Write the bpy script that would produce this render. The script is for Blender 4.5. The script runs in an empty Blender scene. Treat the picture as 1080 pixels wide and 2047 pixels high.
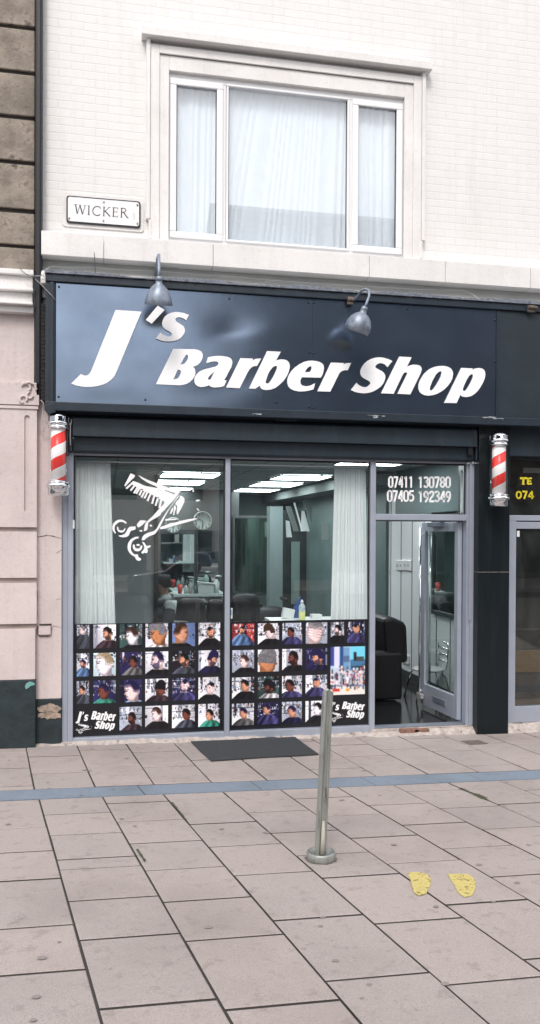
import bpy, bmesh, math, random
from mathutils import Vector, Matrix
R_ = math.radians
random.seed(7)
SC = bpy.context.scene
COL = SC.collection

# ------------------------------------------------------------------ camera
F, CX, CY = 1660.0, 555.0, 1080.0            # photo 1080 x 2047
YAW, PITCH, ROLL = R_(11.6), R_(-0.515), R_(0.267)
CAM = Vector((0, -8.0, 1.99))
fw = Vector((math.sin(YAW)*math.cos(PITCH), math.cos(YAW)*math.cos(PITCH), math.sin(PITCH)))
r0 = fw.cross(Vector((0, 0, 1))).normalized(); u0 = r0.cross(fw)
RT = r0*math.cos(ROLL)+u0*math.sin(ROLL); UP = -r0*math.sin(ROLL)+u0*math.cos(ROLL)
cd = bpy.data.cameras.new('camera'); cam = bpy.data.objects.new('camera', cd); COL.objects.link(cam)
cam.matrix_world = Matrix(((RT.x, UP.x, -fw.x, CAM.x), (RT.y, UP.y, -fw.y, CAM.y), (RT.z, UP.z, -fw.z, CAM.z), (0, 0, 0, 1)))
cd.sensor_fit = 'HORIZONTAL'; cd.sensor_width = 36
cd.lens = F/1080*36
SC.render.resolution_x, SC.render.resolution_y = 540, 1024
cd.sensor_fit = 'VERTICAL'; cd.sensor_height = 36; cd.lens = F/2047*36
cd.shift_x = (540-CX)/2047; cd.shift_y = (CY-1023.5)/2047
cd.clip_end = 500; cd.clip_start = 0.05
SC.camera = cam

# ------------------------------------------------------------------ light
w = bpy.data.worlds.new('World'); SC.world = w; w.use_nodes = True
nt = w.node_tree; bg = nt.nodes['Background']
sky = nt.nodes.new('ShaderNodeTexSky'); sky.sky_type = 'NISHITA'; sky.sun_disc = False
sky.sun_elevation = R_(50); sky.sun_rotation = R_(200)
sky.dust_density = 3.5; sky.air_density = 1.2; sky.ozone_density = 1.2
tcw = nt.nodes.new('ShaderNodeTexCoord'); mpw = nt.nodes.new('ShaderNodeMapping'); mpw.inputs['Scale'].default_value = (1, 1, 2.2); mpw.inputs['Rotation'].default_value = (0, R_(24), 0)
nw = nt.nodes.new('ShaderNodeTexNoise'); nw.inputs['Scale'].default_value = 2.6; nw.inputs['Detail'].default_value = 6; nw.inputs['Distortion'].default_value = .6
mrw = nt.nodes.new('ShaderNodeMapRange'); mrw.inputs[1].default_value = .38; mrw.inputs[2].default_value = .54
mxw = nt.nodes.new('ShaderNodeMix'); mxw.data_type = 'RGBA'; mxw.inputs[7].default_value = (8.5, 8.5, 8.7, 1)     # broken cloud over the clear sky
for a_, b_ in ((tcw.outputs['Generated'], mpw.inputs[0]), (mpw.outputs[0], nw.inputs[0]), (nw.outputs[0], mrw.inputs[0]), (mrw.outputs[0], mxw.inputs[0]), (sky.outputs[0], mxw.inputs[6]), (mxw.outputs[2], bg.inputs[0])): nt.links.new(a_, b_)
bg.inputs[1].default_value = 0.12
sd = bpy.data.lights.new('sun', 'SUN'); sd.energy = 1.0; sd.angle = R_(14); sd.color = (1, 0.97, 0.94)
so = bpy.data.objects.new('sun', sd); COL.objects.link(so)
az = R_(200); el = R_(50)                     # light comes from behind the camera, high up
sdir = Vector((math.sin(az)*math.cos(el), math.cos(az)*math.cos(el), math.sin(el)))
so.rotation_euler = sdir.to_track_quat('Z', 'Y').to_euler()
SC.view_settings.view_transform = 'Standard'; SC.view_settings.look = 'None'
SC.view_settings.gamma = 1; SC.view_settings.exposure = 0.72

# ------------------------------------------------------------------ helpers
def ray(x, y): return fw + RT*((x-CX)/F) - UP*((y-CY)/F)
def at(x, y, Y=0.0):
    "point of the plane Y that stands at photo pixel x, y"
    d = ray(x, y); return CAM + d*((Y-CAM.y)/d.y)
def atz(x, y, Z):
    d = ray(x, y); return CAM + d*((Z-CAM.z)/d.z)
GX, GY = -0.0155, -0.045
GN = Vector((-GX, -GY, 1)).normalized()
def ground(X, Y): return GX*X + GY*Y - 0.002
def atg(x, y):
    d = ray(x, y); t = (ground(0, 0)-CAM.z+GX*CAM.x+GY*CAM.y)/(d.z-GX*d.x-GY*d.y); return CAM+d*t

def lin(c): return tuple(((v/12.92) if v <= .04045 else ((v+.055)/1.055)**2.4) for v in c)
def rgb(r, g, b): return lin((r/255, g/255, b/255))

class MB:
    def __init__(s): s.v = []; s.f = []; s.m = []; s.sm = []
    def face(s, pts, m=0, sm=False):
        n = len(s.v); s.v += [tuple(p) for p in pts]; s.f.append(tuple(range(n, n+len(pts)))); s.m.append(m); s.sm.append(sm)
    def box(s, x0, x1, y0, y1, z0, z1, m=0):
        if x0 > x1: x0, x1 = x1, x0
        if y0 > y1: y0, y1 = y1, y0
        if z0 > z1: z0, z1 = z1, z0
        n = len(s.v)
        s.v += [(x, y, z) for x in (x0, x1) for y in (y0, y1) for z in (z0, z1)]
        for q in ((0, 1, 3, 2), (4, 6, 7, 5), (0, 4, 5, 1), (2, 3, 7, 6), (0, 2, 6, 4), (1, 5, 7, 3)):
            s.f.append(tuple(n+i for i in q)); s.m.append(m); s.sm.append(False)
        return s
    def obox(s, c, ax, ay, az_, m=0):
        "oriented box from centre and three half-axis vectors"
        c = Vector(c); n = len(s.v)
        s.v += [tuple(c+ax*i+ay*j+az_*k) for i in (-1, 1) for j in (-1, 1) for k in (-1, 1)]
        for q in ((0, 1, 3, 2), (4, 6, 7, 5), (0, 4, 5, 1), (2, 3, 7, 6), (0, 2, 6, 4), (1, 5, 7, 3)):
            s.f.append(tuple(n+i for i in q)); s.m.append(m); s.sm.append(False)
        return s
    def tube(s, pts, r, n=10, m=0, cap=True):
        pts = [Vector(p) for p in pts]; rs = r if isinstance(r, (list, tuple)) else [r]*len(pts)
        base = len(s.v); ref = None
        for i, p in enumerate(pts):
            t = (pts[min(i+1, len(pts)-1)]-pts[max(i-1, 0)]).normalized()
            if ref is None: ref = t.orthogonal().normalized()
            ref = (ref-t*ref.dot(t)).normalized(); b = t.cross(ref)
            for k in range(n):
                a = 2*math.pi*k/n; s.v.append(tuple(p+(ref*math.cos(a)+b*math.sin(a))*rs[i]))
        for i in range(len(pts)-1):
            for k in range(n):
                a = base+i*n+k; b2 = base+i*n+(k+1) % n
                s.f.append((a, b2, b2+n, a+n)); s.m.append(m); s.sm.append(True)
        if cap:
            s.f.append(tuple(base+k for k in reversed(range(n)))); s.m.append(m); s.sm.append(False)
            e = base+(len(pts)-1)*n
            s.f.append(tuple(e+k for k in range(n))); s.m.append(m); s.sm.append(False)
        return s
    def lathe(s, c, prof, n=28, m=0, axis=None):
        "profile of (radius, height) pairs turned round the axis"
        c = Vector(c); A = Vector(axis or (0, 0, 1)).normalized()
        e1 = A.orthogonal().normalized() if axis else Vector((1, 0, 0)); e2 = A.cross(e1)
        base = len(s.v)
        for (r, h) in prof:
            for k in range(n):
                a = 2*math.pi*k/n; s.v.append(tuple(c+A*h+(e1*math.cos(a)+e2*math.sin(a))*max(r, 1e-4)))
        for i in range(len(prof)-1):
            for k in range(n):
                a = base+i*n+k; b = base+i*n+(k+1) % n
                s.f.append((a, b, b+n, a+n)); s.m.append(m); s.sm.append(True)
        return s
    def prism(s, poly, d, m=0):
        "closed outline (3-D points) pushed along vector d"
        n = len(s.v); k = len(poly); d = Vector(d)
        s.v += [tuple(p) for p in poly]+[tuple(Vector(p)+d) for p in poly]
        s.f.append(tuple(range(n, n+k))); s.f.append(tuple(n+k+i for i in reversed(range(k))))
        s.m += [m, m]; s.sm += [False, False]
        for i in range(k):
            j = (i+1) % k; s.f.append((n+i, n+k+i, n+k+j, n+j)); s.m.append(m); s.sm.append(False)
        return s
    def build_each(s, name, mats, parent=None, bevel=0):
        "one object for each separate piece"
        par = list(range(len(s.v)))
        def fd(a):
            while par[a] != a: par[a] = par[par[a]]; a = par[a]
            return a
        for f in s.f:
            for q in f[1:]: par[fd(q)] = fd(f[0])
        gr = {}
        for i, f in enumerate(s.f): gr.setdefault(fd(f[0]), []).append(i)
        out = []
        for fs in gr.values():
            mb = MB(); mp = {}
            for i in fs:
                idx = []
                for q in s.f[i]:
                    if q not in mp: mp[q] = len(mb.v); mb.v.append(s.v[q])
                    idx.append(mp[q])
                mb.f.append(tuple(idx)); mb.m.append(s.m[i]); mb.sm.append(s.sm[i])
            out.append(mb.build(name, mats, parent, bevel))
        return out
    def build(s, name, mats, parent=None, bevel=0, fix=True):
        me = bpy.data.meshes.new(name); me.from_pydata(s.v, [], s.f)
        mats = mats if isinstance(mats, (list, tuple)) else [mats]
        for x in mats: me.materials.append(x)
        for p, mi, smo in zip(me.polygons, s.m, s.sm): p.material_index = mi; p.use_smooth = smo
        if fix:
            bm = bmesh.new(); bm.from_mesh(me); bmesh.ops.recalc_face_normals(bm, faces=bm.faces); bm.to_mesh(me); bm.free()
        o = bpy.data.objects.new(name, me); COL.objects.link(o)
        if bevel:
            b = o.modifiers.new('bevel', 'BEVEL'); b.width = bevel; b.segments = 2; b.limit_method = 'ANGLE'; b.harden_normals = False
        if parent is not None:
            o.parent = parent; o.matrix_parent_inverse = Matrix.Translation(-Vector(parent.location))
        return o

def tag(o, label=None, cat=None, group=None, kind=None):
    if label: o['label'] = label
    if cat: o['category'] = cat
    if group: o['group'] = group
    if kind: o['kind'] = kind
    return o
def thing(name, loc, label, cat, group=None):
    o = bpy.data.objects.new(name, None); COL.objects.link(o); o.location = loc; o.empty_display_size = .1
    return tag(o, label, cat, group)
def copy_thing(src, loc, label):
    c = src.copy(); COL.objects.link(c); c.location = loc; c['label'] = label
    for ch in src.children:
        d = ch.copy(); COL.objects.link(d); d.parent = c; d.matrix_parent_inverse = ch.matrix_parent_inverse.copy()
        for g in ch.children:
            e = g.copy(); COL.objects.link(e); e.parent = d; e.matrix_parent_inverse = g.matrix_parent_inverse.copy()
    return c

# ------------------------------------------------------------------ materials
def mat(name, col, rough=.6, metal=0, var=.0, vscale=6, bump=0, bscale=60, spec=.5, coat=0, dirt=None, dscale=3, damt=.5, stretch=None):
    m = bpy.data.materials.new(name); m.use_nodes = True; n = m.node_tree.nodes; l = m.node_tree.links
    p = n['Principled BSDF']; p.inputs['Base Color'].default_value = (*col, 1)
    p.inputs['Roughness'].default_value = rough; p.inputs['Metallic'].default_value = metal
    p.inputs['Specular IOR Level'].default_value = spec; p.inputs['Coat Weight'].default_value = coat
    tc = n.new('ShaderNodeTexCoord'); src = tc.outputs['Object']
    if stretch:
        mp = n.new('ShaderNodeMapping'); mp.inputs['Scale'].default_value = stretch; l.new(src, mp.inputs[0]); src = mp.outputs[0]
    cur = None
    if var:
        t = n.new('ShaderNodeTexNoise'); t.inputs['Scale'].default_value = vscale; t.inputs['Detail'].default_value = 7; l.new(src, t.inputs[0])
        cr = n.new('ShaderNodeValToRGB'); cr.color_ramp.elements[0].position = .3; cr.color_ramp.elements[1].position = .7
        cr.color_ramp.elements[0].color = (*[c*(1-var) for c in col], 1); cr.color_ramp.elements[1].color = (*[min(1, c*(1+var)) for c in col], 1)
        l.new(t.outputs[0], cr.inputs[0]); cur = cr.outputs[0]
    if dirt:
        t = n.new('ShaderNodeTexNoise'); t.inputs['Scale'].default_value = dscale; t.inputs['Detail'].default_value = 10; t.inputs['Roughness'].default_value = .75; l.new(src, t.inputs[0])
        cr = n.new('ShaderNodeValToRGB'); cr.color_ramp.elements[0].position = damt; cr.color_ramp.elements[1].position = damt+.08
        cr.color_ramp.elements[0].color = (0, 0, 0, 1); cr.color_ramp.elements[1].color = (1, 1, 1, 1); l.new(t.outputs[0], cr.inputs[0])
        mx = n.new('ShaderNodeMix'); mx.data_type = 'RGBA'; l.new(cr.outputs[0], mx.inputs[0])
        if cur: l.new(cur, mx.inputs[6])
        else: mx.inputs[6].default_value = (*col, 1)
        mx.inputs[7].default_value = (*dirt, 1); cur = mx.outputs[2]
    if cur: l.new(cur, p.inputs['Base Color'])
    if bump:
        t = n.new('ShaderNodeTexNoise'); t.inputs['Scale'].default_value = bscale; t.inputs['Detail'].default_value = 6; l.new(src, t.inputs[0])
        b = n.new('ShaderNodeBump'); b.inputs['Strength'].default_value = bump; b.inputs['Distance'].default_value = .01; l.new(t.outputs[0], b.inputs['Height']); l.new(b.outputs[0], p.inputs['Normal'])
    return m
def glass(name, tint, ior=1.5, rough=0.0, dust=0.0):
    m = bpy.data.materials.new(name); m.use_nodes = True; n = m.node_tree.nodes; l = m.node_tree.links
    n.remove(n['Principled BSDF']); out = n['Material Output']
    t = n.new('ShaderNodeBsdfTransparent'); t.inputs[0].default_value = (*tint, 1)
    g = n.new('ShaderNodeBsdfGlossy'); g.inputs['Roughness'].default_value = rough; g.inputs[0].default_value = (1, 1, 1, 1)
    fr = n.new('ShaderNodeFresnel'); ge = n.new('ShaderNodeNewGeometry')      # same reflectance from either side of the thin pane
    mr = n.new('ShaderNodeMapRange'); mr.inputs[3].default_value = ior; mr.inputs[4].default_value = 1/ior; l.new(ge.outputs['Backfacing'], mr.inputs[0]); l.new(mr.outputs[0], fr.inputs[0])
    mx = n.new('ShaderNodeMixShader'); l.new(fr.outputs[0], mx.inputs[0]); l.new(t.outputs[0], mx.inputs[1]); l.new(g.outputs[0], mx.inputs[2])
    if dust:
        tc = n.new('ShaderNodeTexCoord'); mp_ = n.new('ShaderNodeMapping'); mp_.inputs['Scale'].default_value = (3.2, 1, .9); mp_.inputs['Rotation'].default_value = (0, .5, 0); l.new(tc.outputs['Object'], mp_.inputs[0])
        t2 = n.new('ShaderNodeTexNoise'); t2.inputs['Scale'].default_value = 2.2; t2.inputs['Detail'].default_value = 9; t2.inputs['Roughness'].default_value = .7; t2.inputs['Distortion'].default_value = 1.2; l.new(mp_.outputs[0], t2.inputs[0])
        m2 = n.new('ShaderNodeMapRange'); m2.inputs[1].default_value = .45; m2.inputs[2].default_value = .78; m2.inputs[3].default_value = dust*.15; m2.inputs[4].default_value = dust; l.new(t2.outputs[0], m2.inputs[0])
        df = n.new('ShaderNodeBsdfDiffuse'); df.inputs[0].default_value = (.75, .8, .8, 1); m3 = n.new('ShaderNodeMixShader'); l.new(m2.outputs[0], m3.inputs[0]); l.new(mx.outputs[0], m3.inputs[1]); l.new(df.outputs[0], m3.inputs[2]); mx = m3
    l.new(mx.outputs[0], out.inputs[0]); return m
def emit(name, col, s):
    m = bpy.data.materials.new(name); m.use_nodes = True; n = m.node_tree.nodes
    p = n['Principled BSDF']; p.inputs['Base Color'].default_value = (*col, 1); p.inputs['Emission Color'].default_value = (*col, 1); p.inputs['Emission Strength'].default_value = s
    return m
def brick(name, col, mortar_col, scale=1, bump=.4, cw=.225, ch=.075, mort=.006, var=.04, rough=.55):
    "masonry pattern laid out in the wall's own X-Z plane"
    m = mat(name, col, rough); n = m.node_tree.nodes; l = m.node_tree.links; p = n['Principled BSDF']
    tc = n.new('ShaderNodeTexCoord'); sp = n.new('ShaderNodeSeparateXYZ'); cb = n.new('ShaderNodeCombineXYZ')
    l.new(tc.outputs['Object'], sp.inputs[0]); l.new(sp.outputs[0], cb.inputs[0]); l.new(sp.outputs[2], cb.inputs[1])
    nz = n.new('ShaderNodeTexNoise'); nz.inputs['Scale'].default_value = 5; l.new(tc.outputs['Object'], nz.inputs[0])
    ad = n.new('ShaderNodeVectorMath'); ad.operation = 'MULTIPLY_ADD'; ad.inputs[1].default_value = (.012, .012, 0); l.new(nz.outputs['Color'], ad.inputs[0]); l.new(cb.outputs[0], ad.inputs[2])
    b = n.new('ShaderNodeTexBrick'); l.new(ad.outputs[0], b.inputs[0]); b.inputs['Scale'].default_value = 1
    b.inputs['Brick Width'].default_value = cw; b.inputs['Row Height'].default_value = ch; b.inputs['Mortar Size'].default_value = mort; b.inputs['Mortar Smooth'].default_value = .4
    b.inputs[1].default_value = (*[c*(1-var) for c in col], 1); b.inputs[2].default_value = (*[min(1, c*(1+var)) for c in col], 1); b.inputs[3].default_value = (*mortar_col, 1)
    l.new(b.outputs[0], p.inputs['Base Color'])
    n2 = n.new('ShaderNodeTexNoise'); n2.inputs['Scale'].default_value = 25; n2.inputs['Detail'].default_value = 8; l.new(tc.outputs['Object'], n2.inputs[0])
    mu = n.new('ShaderNodeMath'); mu.operation = 'MULTIPLY_ADD'; mu.inputs[1].default_value = -1; l.new(b.outputs['Fac'], mu.inputs[0]); 
    m3 = n.new('ShaderNodeMath'); m3.operation = 'MULTIPLY'; m3.inputs[1].default_value = .35; l.new(n2.outputs[0], m3.inputs[0]); l.new(m3.outputs[0], mu.inputs[2])
    bp = n.new('ShaderNodeBump'); bp.inputs['Strength'].default_value = bump; bp.inputs['Distance'].default_value = .006; l.new(mu.outputs[0], bp.inputs['Height']); l.new(bp.outputs[0], p.inputs['Normal'])
    return m

M = {}
M['white_brick'] = brick('white_painted_brick', (.78, .765, .75), (.75, .735, .72), bump=.38, var=.012)
M['white_paint'] = mat('white_paint', (.79, .772, .757), .55, var=.05, vscale=2.5, bump=.25, bscale=40, dirt=(.36, .33, .31), dscale=9, damt=.70)
M['cove_shade_paint'] = mat('cove_shade_paint', (.50, .51, .495), .6, var=.1, vscale=3, bump=.25, bscale=30, dirt=(.30, .29, .27), dscale=7, damt=.62, stretch=(1, 1, 3))  # greyer than the white bands: the cove's shade painted in, dirt over it
M['pink_paint'] = mat('pink_paint', (.63, .545, .53), .6, var=.06, vscale=2.2, bump=.35, bscale=35, dirt=(.38, .31, .29), dscale=8, damt=.68)
M['crack'] = mat('crack', (.04, .035, .03), .9)
M['stone'] = mat('weathered_stone', (.30, .255, .21), .85, var=.35, vscale=5, bump=.8, bscale=30, dirt=(.12, .10, .085), dscale=5, damt=.55)
M['joint'] = mat('dark_joint', (.04, .036, .033), .9, var=.3)
M['plinth'] = mat('dark_green_plinth', (.016, .027, .032), .6, var=.3, vscale=8, bump=.5, bscale=25, dirt=(.16, .17, .17), dscale=14, damt=.68)
M['rubble'] = mat('broken_stone', (.32, .25, .20), .9, var=.45, vscale=22, bump=1, bscale=40)
M['pipe'] = mat('black_downpipe', (.005, .006, .010), .45, var=.3, bump=.2)
M['fascia_frame'] = mat('navy_frame_paint', (.0095, .019, .031), .5, var=.25, vscale=9, bump=.25, bscale=50, dirt=(.13, .15, .17), dscale=22, damt=.71)
M['fascia_dark'] = mat('navy_board', (.016, .026, .034), .45, var=.15, vscale=5, bump=.12, bscale=30)
M['shutter'] = mat('shutter_box_paint', (.012, .024, .035), .5, var=.2, vscale=4, bump=.15, bscale=90, dirt=(.07, .085, .10), dscale=30, damt=.72)
M['lead'] = mat('lead_flashing', (.16, .18, .22), .6, var=.4, vscale=30, bump=1, bscale=35, dirt=(.5, .5, .5), dscale=26, damt=.62)
M['letter'] = mat('white_vinyl_letter', (.92, .92, .93), .4)
M['alu'] = mat('silver_aluminium', (.40, .44, .52), .42, .35, var=.06, vscale=5, bump=.06, bscale=120, dirt=(.2, .22, .26), dscale=18, damt=.73)
M['alu_dark'] = mat('grey_aluminium', (.22, .25, .30), .4, .4, var=.1)
M['upvc'] = mat('white_upvc', (.84, .84, .85), .25, coat=.2)
M['gasket'] = mat('black_gasket', (.01, .01, .012), .6)
M['granite'] = mat('black_granite', (.006, .0105, .0135), .3, spec=.35, var=.35, vscale=140, bump=.04, dirt=(.15, .16, .165), dscale=40, damt=.625)
M['slab'] = mat('paving_slab', (.375, .322, .302), .85, var=.16, vscale=170, bump=.5, bscale=300, dirt=(.27, .225, .215), dscale=5.5, damt=.62)
M['slab2'] = mat('paving_slab_paler', (.388, .331, .308), .85, var=.16, vscale=170, bump=.5, bscale=300, dirt=(.30, .25, .235), dscale=4.7, damt=.64)
M['slab3'] = mat('paving_slab_greyer', (.362, .315, .298), .85, var=.17, vscale=170, bump=.5, bscale=300, dirt=(.24, .21, .205), dscale=6.3, damt=.60)
M['strip'] = mat('blue_grey_channel', (.19, .23, .285), .7, var=.1, vscale=200, bump=.2, bscale=200, dirt=(.13, .16, .2), dscale=6, damt=.6)
M['mortar'] = mat('pale_mortar', (.42, .37, .34), .95, var=.25, vscale=20, bump=1, bscale=30, dirt=(.10, .08, .07), dscale=13, damt=.57)
M['red_brick'] = mat('red_brick', (.22, .12, .09), .9, var=.3, vscale=20, bump=.7)
M['mat'] = mat('rubber_mat', (.038, .042, .047), .85, var=.25, vscale=60, bump=.9, bscale=180, dirt=(.22, .22, .22), dscale=42, damt=.67)
M['steel'] = mat('brushed_steel', (.33, .345, .325), .42, .6, var=.18, vscale=6, bump=.12, bscale=60, dirt=(.16, .16, .14), dscale=5, damt=.55, stretch=(8, 8, 1))
M['chrome'] = mat('chrome', (.85, .87, .9), .07, 1)
M['chrome_inner'] = mat('pole_dark_chrome', (.25, .27, .3), .15, 1)
M['clear'] = glass('clear_plastic', (.985, .99, .995), 1.35)
M['lamp_metal'] = mat('lamp_galvanised', (.24, .28, .34), .45, .5, var=.3, vscale=14, bump=.2, bscale=60, dirt=(.12, .12, .10), dscale=10, damt=.6)
M['lamp_inner'] = mat('lamp_yellowed_inner', (.55, .50, .34), .5, var=.15, vscale=20)
M['rust'] = mat('rusty_bracket', (.12, .095, .08), .8, var=.5, vscale=40, bump=.6)
M['black'] = mat('black_plastic', (.012, .012, .014), .4)
M['ink'] = mat('black_enamel', (.015, .016, .03), .35)
M['sign_white'] = mat('white_enamel', (.83, .83, .83), .25)
M['faint_red'] = mat('faded_red', (.62, .52, .52), .4)
M['yellow'] = mat('yellow_vinyl', (.75, .62, .03), .45)
M['yellow_paint'] = mat('yellow_ground_paint', (.52, .43, .15), .7, var=.15, vscale=60, bump=.2, bscale=200)
M['glass'] = glass('shop_glass', (.96, .988, .986), 1.68, dust=.022)
M['door_glass'] = glass('door_glass', (.93, .97, .96), 1.5, dust=.02)
M['dark_glass'] = glass('next_door_glass', (.70, .71, .70), 1.55, dust=.03)
M['upper_glass'] = glass('upper_window_glass', (.95, .97, .985), 1.9, dust=.04)
M['curtain'] = mat('white_curtain', (.93, .945, .95), .8)
n_ = M['curtain'].node_tree.nodes; l_ = M['curtain'].node_tree.links; tr_ = n_.new('ShaderNodeBsdfTranslucent'); tr_.inputs[0].default_value = (.95, .97, .98, 1); mx_ = n_.new('ShaderNodeMixShader'); mx_.inputs[0].default_value = .12
l_.new(n_['Principled BSDF'].outputs[0], mx_.inputs[1]); l_.new(tr_.outputs[0], mx_.inputs[2]); l_.new(mx_.outputs[0], n_['Material Output'].inputs[0])
M['net'] = mat('net_curtain', (.90, .92, .94), .9)
M['vinyl'] = mat('black_window_vinyl', (.010, .011, .015), .3, var=.1)
M['wire'] = mat('grey_cable', (.35, .35, .36), .6)
M['wire_dark'] = mat('dark_cable', (.05, .05, .05), .6)
M['moss'] = mat('moss', (.055, .06, .03), .95, var=.3, vscale=40)
M['teal'] = mat('teal_graffiti', (.16, .36, .35), .7)
M['brown_board'] = mat('brown_board', (.33, .22, .11), .6, var=.12, vscale=5, stretch=(1, 1, 8))
M['grey_blind'] = mat('grey_blind', (.10, .095, .09), .8)
def worn(m):
    n = m.node_tree.nodes; l = m.node_tree.links; t = n.new('ShaderNodeTexNoise'); t.inputs['Scale'].default_value = 38; t.inputs['Detail'].default_value = 8; tc = n.new('ShaderNodeTexCoord'); l.new(tc.outputs['Object'], t.inputs[0])
    mr = n.new('ShaderNodeMapRange'); mr.inputs[1].default_value = .58; mr.inputs[2].default_value = .62; mr.inputs[3].default_value = 1; mr.inputs[4].default_value = .25; l.new(t.outputs[0], mr.inputs[0]); l.new(mr.outputs[0], n['Principled BSDF'].inputs['Alpha'])
worn(M['yellow_paint'])
# interior
M['in_wall'] = mat('interior_wall', (.20, .29, .288), .55, var=.03)
M['in_panel'] = mat('white_wall_cladding', (.82, .86, .87), .35)
M['in_dark'] = mat('interior_dark', (.035, .042, .042), .5, var=.2)
M['in_floor'] = mat('black_floor_tile', (.012, .013, .014), .12, var=.2, vscale=3)
M['tile'] = mat('ceiling_tile', (.50, .54, .53), .8, var=.03)
M['grid'] = mat('ceiling_grid', (.25, .27, .27), .6)
M['mirror'] = mat('mirror', (.62, .72, .70), .02, 1)
M['smoked'] = mat('smoked_mirror', (.17, .25, .21), .08, 1, var=.3, vscale=2, stretch=(9, 1, .6))  # dark tint and upright streaks paint the bead curtain's reflection into the mirror
M['leather'] = mat('black_leather', (.008, .008, .010), .5, spec=.35, bump=.3, bscale=60)
M['tube'] = emit('fluorescent_diffuser', (.93, .98, 1), 9)
M['skin'] = mat('dark_skin', (.20, .11, .075), .5)
M['hair'] = mat('black_hair', (.008, .008, .008), .8, bump=1, bscale=90)
M['hoodie'] = mat('grey_hoodie', (.30, .325, .32), .9, var=.12, vscale=18, bump=.6, bscale=25)
M['jeans'] = mat('dark_jeans', (.03, .035, .05), .9)
M['red'] = mat('red_plastic', (.4, .03, .03), .4)
M['drink'] = mat('yellow_drink', (.72, .74, .28), .2)
M['blue_cloth'] = mat('blue_cloth', (.03, .08, .28), .8, bump=.4, bscale=12)
M['paper'] = mat('paper', (.75, .77, .77), .7)
M['seat_white'] = mat('pale_seat', (.6, .62, .62), .4)
M['clock'] = mat('clock_face', (.20, .24, .22), .5)
# street
M['asphalt'] = mat('asphalt', (.05, .05, .052), .85, var=.2, vscale=90, bump=.5, bscale=150)
M['opp_pale'] = mat('pale_stone_front', (.62, .58, .52), .8, var=.1, vscale=1.5)
M['opp_brick'] = brick('dark_brick_front', (.10, .06, .05), (.10, .09, .08), bump=.3)
M['opp_dark'] = mat('dark_cladding', (.055, .07, .09), .6, var=.2, vscale=.8)
M['opp_glass'] = mat('dark_window_glass', (.02, .03, .035), .05, spec=.8)
M['roof'] = mat('slate_roof', (.05, .055, .06), .7, var=.2)
M['car_white'] = mat('white_car_paint', (.7, .7, .7), .25, coat=1)
M['car_dark'] = mat('dark_car_paint', (.03, .04, .06), .25, coat=1)
M['tyre'] = mat('tyre', (.015, .015, .015), .8)

def stain(m, amt, sc, c2):
    "broad weathering blotches and fine grit mixed over a material's colour"
    n = m.node_tree.nodes; l = m.node_tree.links; P = n['Principled BSDF']; src = P.inputs['Base Color'].links[0].from_socket
    tc = n.new('ShaderNodeTexCoord')
    for (scale, det, lo_, hi_, k) in ((sc, 8, .46, .72, amt), (sc*13, 5, .56, .66, amt*.8), (75, 3, .62, .70, amt*1.3)):
        t = n.new('ShaderNodeTexNoise'); t.inputs['Scale'].default_value = scale; t.inputs['Detail'].default_value = det; t.inputs['Roughness'].default_value = .65; l.new(tc.outputs['Object'], t.inputs[0])
        mr = n.new('ShaderNodeMapRange'); mr.inputs[1].default_value = lo_; mr.inputs[2].default_value = hi_; mr.inputs[4].default_value = k; l.new(t.outputs[0], mr.inputs[0])
        mx = n.new('ShaderNodeMix'); mx.data_type = 'RGBA'; l.new(mr.outputs[0], mx.inputs[0]); l.new(src, mx.inputs[6]); mx.inputs[7].default_value = (*c2, 1); src = mx.outputs[2]
    l.new(src, P.inputs['Base Color'])
for k_ in ('slab', 'slab2', 'slab3'): stain(M[k_], .42, .9, (.17, .145, .13))
stain(M['strip'], .5, 2.2, (.10, .12, .14)); stain(M['pink_paint'], .28, 1.6, (.36, .30, .28)); stain(M['stone'], .4, 2, (.06, .055, .05)); stain(M['white_paint'], .18, 1.8, (.42, .39, .36))
def streaks(m, amt, c2):
    "rain streaks: noise drawn out downwards"
    n = m.node_tree.nodes; l = m.node_tree.links; P = n['Principled BSDF']; src = P.inputs['Base Color'].links[0].from_socket
    tc = n.new('ShaderNodeTexCoord'); mp_ = n.new('ShaderNodeMapping'); mp_.inputs['Scale'].default_value = (7, 7, .55); l.new(tc.outputs['Object'], mp_.inputs[0])
    t = n.new('ShaderNodeTexNoise'); t.inputs['Scale'].default_value = 1.5; t.inputs['Detail'].default_value = 9; t.inputs['Roughness'].default_value = .7; l.new(mp_.outputs[0], t.inputs[0])
    mr = n.new('ShaderNodeMapRange'); mr.inputs[1].default_value = .5; mr.inputs[2].default_value = .78; mr.inputs[4].default_value = amt; l.new(t.outputs[0], mr.inputs[0])
    mx = n.new('ShaderNodeMix'); mx.data_type = 'RGBA'; l.new(mr.outputs[0], mx.inputs[0]); l.new(src, mx.inputs[6]); mx.inputs[7].default_value = (*c2, 1); l.new(mx.outputs[2], P.inputs['Base Color'])
stain(M['white_brick'], .10, 1.1, (.48, .45, .42)); streaks(M['white_brick'], .20, (.46, .43, .40)); streaks(M['white_paint'], .18, (.40, .37, .34)); streaks(M['pink_paint'], .3, (.40, .33, .31)); streaks(M['alu'], .25, (.22, .24, .27)); streaks(M['shutter'], .3, (.06, .07, .08)); streaks(M['granite'], .3, (.05, .055, .06))
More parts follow.
